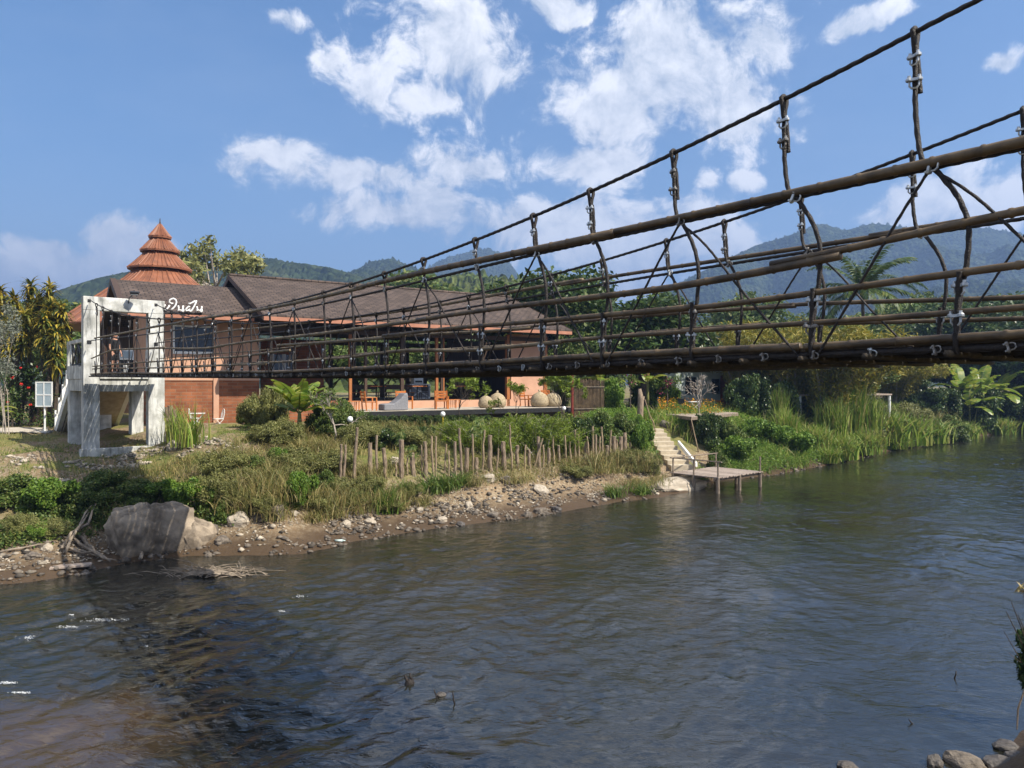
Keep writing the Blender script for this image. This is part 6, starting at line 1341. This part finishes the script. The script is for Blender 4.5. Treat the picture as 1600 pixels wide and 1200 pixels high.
# ------------------------------------------------------------------ garden buildings and fences, right
def garden():
    Y = 64; a = px(1056,600,Y); t = thing('garden_house','pale green garden house with a brown roof and a red door behind the bare tree','house',(a.x+3,a.y,3.5)); d = Vector((.97,.24,0)); n = Vector((-.24,.97,0)); z0, z1 = 3.3, 7.6
    o = Vector((a.x,a.y,0)); W = 5.0
    m = MB(); m.obox(o+Vector((0,0,z0)),d*W,n*5,(0,0,z1-z0)); m.build('wall',M['palegreen'],t)
    m = MB(); m.obox(o-d*.5-n*.7+Vector((0,0,z1-.1)),d*(W+1),n*3.3+Vector((0,0,1.7)),(0,0,.12)); m.obox(o-d*.5+n*5.7+Vector((0,0,z1-.1)),d*(W+1),n*-3.1+Vector((0,0,1.7)),(0,0,.118)); m.build('roof',M['shingle'],t)
    m = MB(); m.obox(o+d*.9-n*.05+Vector((0,0,z0+1.3)),d*1.0,n*.045,(0,0,1.5)); w = m.build('window',M['glassdark'],t); m = MB(); m.obox(o+d*1.37-n*.07+Vector((0,0,z0+1.3)),d*.06,n*.018,(0,0,1.5)); m.build('mullion',M['white'],w)
    m = MB(); m.obox(o+d*3.4-n*.05+Vector((0,0,z0+1.35)),d*.8,n*.045,(0,0,1.3)); w = m.build('window',M['glassdark'],t)
    m = MB(); m.obox(o+d*4.25-n*.06+Vector((0,0,z0+.75)),d*.65,n*.055,(0,0,2.2)); m.build('door',M['red'],t)
    m = MB()
    for i in range(3): m.obox(o+d*3.9-n*(.95-.28*i)+Vector((0,0,z0-.1)),d*1.5,n*.29,(0,0,.35+.25*i))
    m.build('steps',M['red'],t)
    Y = 47; a = px(897,600,Y); b = px(944,600,Y+.6); t = thing('bamboo_fence','brown fence of upright bamboo sticks between the cafe and the garden','fence',(a.x,a.y,3.4)); m = MB(); N = 44
    for i in range(N): p = a.lerp(b,i/N); h = random.uniform(-.08,.1); m.tube([(p.x,p.y,3.3),(p.x+random.gauss(0,.02),p.y,5.75+h)],.028,5)
    m.build('panel',M['bamboo'],t); m = MB()
    for z in (3.9,5.3): m.tube([(a.x,a.y-.05,z),(b.x,b.y-.05,z)],.035,5)
    m.build('rail',M['bamboo'],t)
    p = px(894,600,46.5); m = MB(); m.tube([(0,0,0),(0,0,4.0)],.085,8); m.box((0,0,.05),(.35,.35,.1)); o = m.build('red_post',M['red'],None); o.location = (p.x,p.y,3.35); tag(o,'slim dark red post at the left end of the bamboo fence','post')
    for (x,y,Yq,lab) in ((985,592,49,'magenta bougainvillea bush above the bamboo fence'),(1043,595,52,'magenta flowering bush behind the yellow green shrub')):
        g = ground_at(x,Yq); c = px(x,y,Yq); t = thing('flowering_bush',lab,'bush',g); V, Fc = cloud([(c.x+random.gauss(0,.4),c.y,c.z+random.gauss(0,.3),.4,.4,.4) for _ in range(6)],260,.13,.08,rng); np_obj('foliage',V,Fc,M['lf_mid'],t); V, Fc = cloud([(c.x+random.gauss(0,.4),c.y-.1,c.z+random.gauss(0,.3),.35,.35,.35) for _ in range(4)],90,.1,.09,rng); np_obj('flowers',V,Fc,M['lf_purple'],t); m = MB(); m.tube([g,c],.04,5); m.build('stem',M['bark'],t)
    # notice board
    g = ground_at(70,37.0); q = px(70,616,37); t = thing('notice_board','white framed notice board with four grey panes on a single white post','notice board',g); m = MB(); m.tube([g-Vector((0,0,.2)),Vector((g.x,g.y,q.z+.62))],.045,6); m.build('post',M['white'],t); m = MB(); m.box((g.x,g.y-.06,q.z),(.78,.025,1.2)); m.build('sheet',M['boardglass'],t)
    m = MB()
    for x in (-.39,.39): m.box((g.x+x,g.y-.06,q.z),(.06,.06,1.26))
    for z in (-.6,-.03,.6): m.box((g.x,g.y-.061,q.z+z),(.722,.055,.06))
    m.box((g.x,g.y-.085,q.z+.285),(.05,.02,.56)); m.box((g.x,g.y-.085,q.z-.315),(.05,.02,.50)); m.build('frame',M['white'],t); m = MB(); m.box((g.x,g.y,g.z+.06),(.5,.5,.2)); m.build('footing',M['concrete'],t)
    # shed roof behind the parapet
    c = px(86,588,43); t = thing('garden_shed','small shed with a dull maroon roof between hedge and tower stairs','shed',(c.x,c.y,3.4)); m = MB(); m.box((c.x,c.y,4.4),(1.6,2,2.2)); m.build('wall',M['darktimber'],t); m = MB(); m.obox((c.x-1.1,c.y-1.4,5.55),(2.2,0,0.35),(0,2.8,.3),(0,0,.1)); m.build('roof',M['darktimber'] if False else M['soffit'],t)
    # pale path at left
    V = []; P = [(-40,676),(0,672),(30,671),(75,672)]; m = MB()
    for (x,y),(x2,y2) in zip(P[:-1],P[1:]):
        a, b = gpt(x,y+6), gpt(x2,y2+6); c, d = gpt(x,y-2), gpt(x2,y2-2); m.add([a+Vector((0,0,.05)),b+Vector((0,0,.05)),d+Vector((0,0,.05)),c+Vector((0,0,.05))],[(0,1,2,3)])
    tag(m.build('path',M['path'],None),kind='structure')
garden()
# ------------------------------------------------------------------ the man on the tower platform, and what stands behind him
def skin_obj(name, J, E, mt, parent, root=0, sub=2):
    me = bpy.data.meshes.new(name); me.from_pydata([tuple(Vector(j[:3])) for j in J], E, []); o = link(bpy.data.objects.new(name, me), parent); me.materials.append(mt)
    o.modifiers.new('skin','SKIN')
    if not me.skin_vertices: 
        bpy.context.view_layer.objects.active = o; bpy.ops.mesh.customdata_skin_add()
    for i, j in enumerate(J):
        r = j[3]; me.skin_vertices[0].data[i].radius = r if isinstance(r, tuple) else (r,r); me.skin_vertices[0].data[i].use_root = (i == root)
    s = o.modifiers.new('sub','SUBSURF'); s.levels = s.render_levels = sub; o.modifiers['skin'].use_smooth_shade = True; return o
def person():
    p = tw(1.36,.85,5.985); t = thing('person','man in black t-shirt, black shorts and dark sunglasses standing in the tower opening','person',p,math.atan2(-.25,.97))
    # local axes: +x the way he faces, +y his left
    J = [(0,0,.93,.125),(0,0,1.12,.125),(.0,0,1.30,.135),(-.01,0,1.43,.10),(.0,0,1.51,.055),(.02,0,1.585,.085),(.025,0,1.67,.10),(.015,0,1.745,.075)]
    E = [(i,i+1) for i in range(7)]
    def limb(a, pts):
        k = a
        for q in pts: J.append(q); E.append((k,len(J)-1)); k = len(J)-1
        return k
    for s in (-1,1):
        limb(0,[(0,s*.10,.84,.095),(.02+.03*s,s*.11,.50,.058),(.0+.05*s,s*.11,.30,.056),(-.02+.05*s,s*.11,.09,.036),(.02+.05*s,s*.115,.045,.035),(.15+.05*s,s*.13,.03,.03)])
        h = limb(3,[(-.01,s*.19,1.42,.065),(-.02,s*.24,1.25,.05),(-.03,s*.265,1.12,.043),(.04,s*.27,.98,.034),(.08,s*.27,.88,.026),(.10,s*.27,.82,.022)])
        for k, (dx, dz) in enumerate(((.030,-.085),(.012,-.095),(-.006,-.092),(-.022,-.078))): limb(h,[(.11+dx*.6,s*(.27-.004*k),.81+dz*.5,.011),(.115+dx*.5,s*(.262-.004*k),.81+dz,.008)])
        limb(h-1,[(.125,s*.25,.85,.011),(.15,s*.24,.81,.009)])
    J.append((.125,0,1.655,.016)); E.append((6,len(J)-1)); 
    for s in (-1,1): J.append((.01,s*.10,1.66,.014)); E.append((6,len(J)-1))
    skin_obj('body',J,E,M['skin'],t)
    T = [(0,0,.80,.170),(0,0,.95,.172),(0,0,1.10,.165),(0,0,1.30,.168),(-.01,0,1.43,.125),(0,0,1.475,.085)]; EE = [(0,1),(1,2),(2,3),(3,4),(4,5)]
    for s in (-1,1): T += [(-.01,s*.19,1.41,.090),(-.02,s*.245,1.24,.075)]; k = len(T); EE += [(4,k-2),(k-2,k-1)]
    skin_obj('t_shirt',T,EE,M['blackcloth'],t)
    S = [(0,0,.93,.155),(0,0,.86,.145)]; EE = [(0,1)]
    for s in (-1,1): S += [(0,s*.10,.80,.118),(.02+.03*s,s*.115,.52,.092)]; k = len(S); EE += [(1,k-2),(k-2,k-1)]
    skin_obj('shorts',S,EE,M['blackcloth'],t)
    m = MB(); m.lathe((.005,0,1.69),[(.112,-.02),(.116,.02),(.105,.06),(.07,.095),(.02,.108)],14); o = m.build('hair',M['hair'],t,smooth=True,local=True)
    m = MB(); m.box((.118,0,1.675),(.02,.15,.042)); m.tube([(.11,.075,1.68),(.0,.108,1.68)],.008,4); m.tube([(.11,-.075,1.68),(.0,-.108,1.68)],.008,4); m.build('sunglasses',M['black'],t,local=True)
    for s in (-1,1): m = MB(); m.box((.06+.05*s,s*.125,.04),(.28,.10,.075)); m.build('shoe',M['black'],t,bevel=.02,local=True)
    # things on the platform behind him
    c = tw(2.05,1.9,5.985); t = thing('white_cabinet','small white cabinet with a grey glass front on the tower platform','cabinet',c); m = MB(); m.obox(c+BW*-.34,BW*.62,BN*.5,(0,0,1.05)); m.build('body',M['black'],t,bevel=.01); m = MB(); m.obox(c+BW*-.35-BN*.03+Vector((0,0,.62)),BW*.64,BN*.02,(0,0,.46)); m.build('frame',M['white'],t); m = MB(); m.obox(c+BW*-.27-BN*.045+Vector((0,0,.69)),BW*.48,BN*.012,(0,0,.32)); m.build('glass',M['boardglass'],t)
    c = tw(1.85,1.0,5.985); m = MB(); m.lathe((0,0,0),[(.10,0),(.13,.33),(.14,.34),(.12,.35)],14); o = m.build('white_bucket',M['white'],None,smooth=True); o.location = c; tag(o,"small white bucket on the platform beside the man's feet",'bucket')
    c = tw(.62,1.6,8.1); t = thing('satellite_dish','grey round dish on a thin stand behind the tower opening','dish',tw(.62,1.7,5.985)); m = MB(); m.tube([tw(.62,1.7,5.985),tw(.62,1.7,7.9)],.03,6); m.build('stand',M['black'],t); m = MB(); R = Matrix.Rotation(math.radians(75),3,'X'); m.lathe((0,0,0),[(.02,.0),(.18,.02),(.30,.08),(.31,.09),(.18,.035),(.02,.015)],16); m.v = [tuple(R @ Vector(v)+Vector((c.x,c.y,c.z))) for v in m.v]; m.build('dish',M['greyfabric'],t,smooth=True)
person()
# ------------------------------------------------------------------ near bank plants, right
def near_plants():
    rg = np.random.default_rng(44); p = Vector((8.75,11.75,.55)); t = thing('riverside_shrub','bare twiggy shrub leaning over the water at the right edge of the picture','shrub',p); m = MB(); cl = []
    for (x0,y0,x1,y1,r) in ((1612,1040,1572,955,.010),(1612,1030,1580,940,.010),(1610,1060,1568,985,.008),(1606,1000,1590,960,.008),(1612,1010,1598,925,.008),(1605,1040,1576,1020,.006)):
        a = px(x0,y0,11.75); b = px(x1,y1,11.6); m.tube([p,a,a.lerp(b,.55)+Vector((.03,0,-.04)),b],[.02,r*1.3,r,r*.5],5); cl.append((a.x,a.y,a.z,.16,.16,.2))
    a, b = px(1602,1075,11.6), px(1589,1140,11.3); m.tube([p,a,a.lerp(b,.5)+Vector((-.05,0,0)),b],[.02,.016,.015,.010],5)
    m.build('stem',M['bark'],t); V, Fc = cloud(cl,900,.13,.06,rg,.4); np_obj('foliage',V,Fc,M['lf_dark'],t)
    V, Fc = cloud([(px(1599,920,11.7).x,11.7,px(1599,920,11.7).z,.12,.1,.08)],-20,.2,.035,rg,.5); np_obj('dry_leaves',V,Fc,M['lf_dry'],t)
near_plants()
# ------------------------------------------------------------------ the valley's air
def haze():
    m = bpy.data.materials.new('valley_haze'); m.use_nodes = True; N = m.node_tree.nodes; N.remove(N['Principled BSDF']); v = N.new('ShaderNodeVolumePrincipled')
    v.inputs['Color'].default_value = (.30,.47,.86,1); v.inputs['Density'].default_value = .00048; v.inputs['Anisotropy'].default_value = .15; m.node_tree.links.new(v.outputs[0],N['Material Output'].inputs['Volume'])
    mb = MB(); mb.obox((-4600,-3400,-2.2),(9800,0,0),(0,8000,0),(0,0,560)); tag(mb.build('haze',m,None),kind='stuff')
haze()
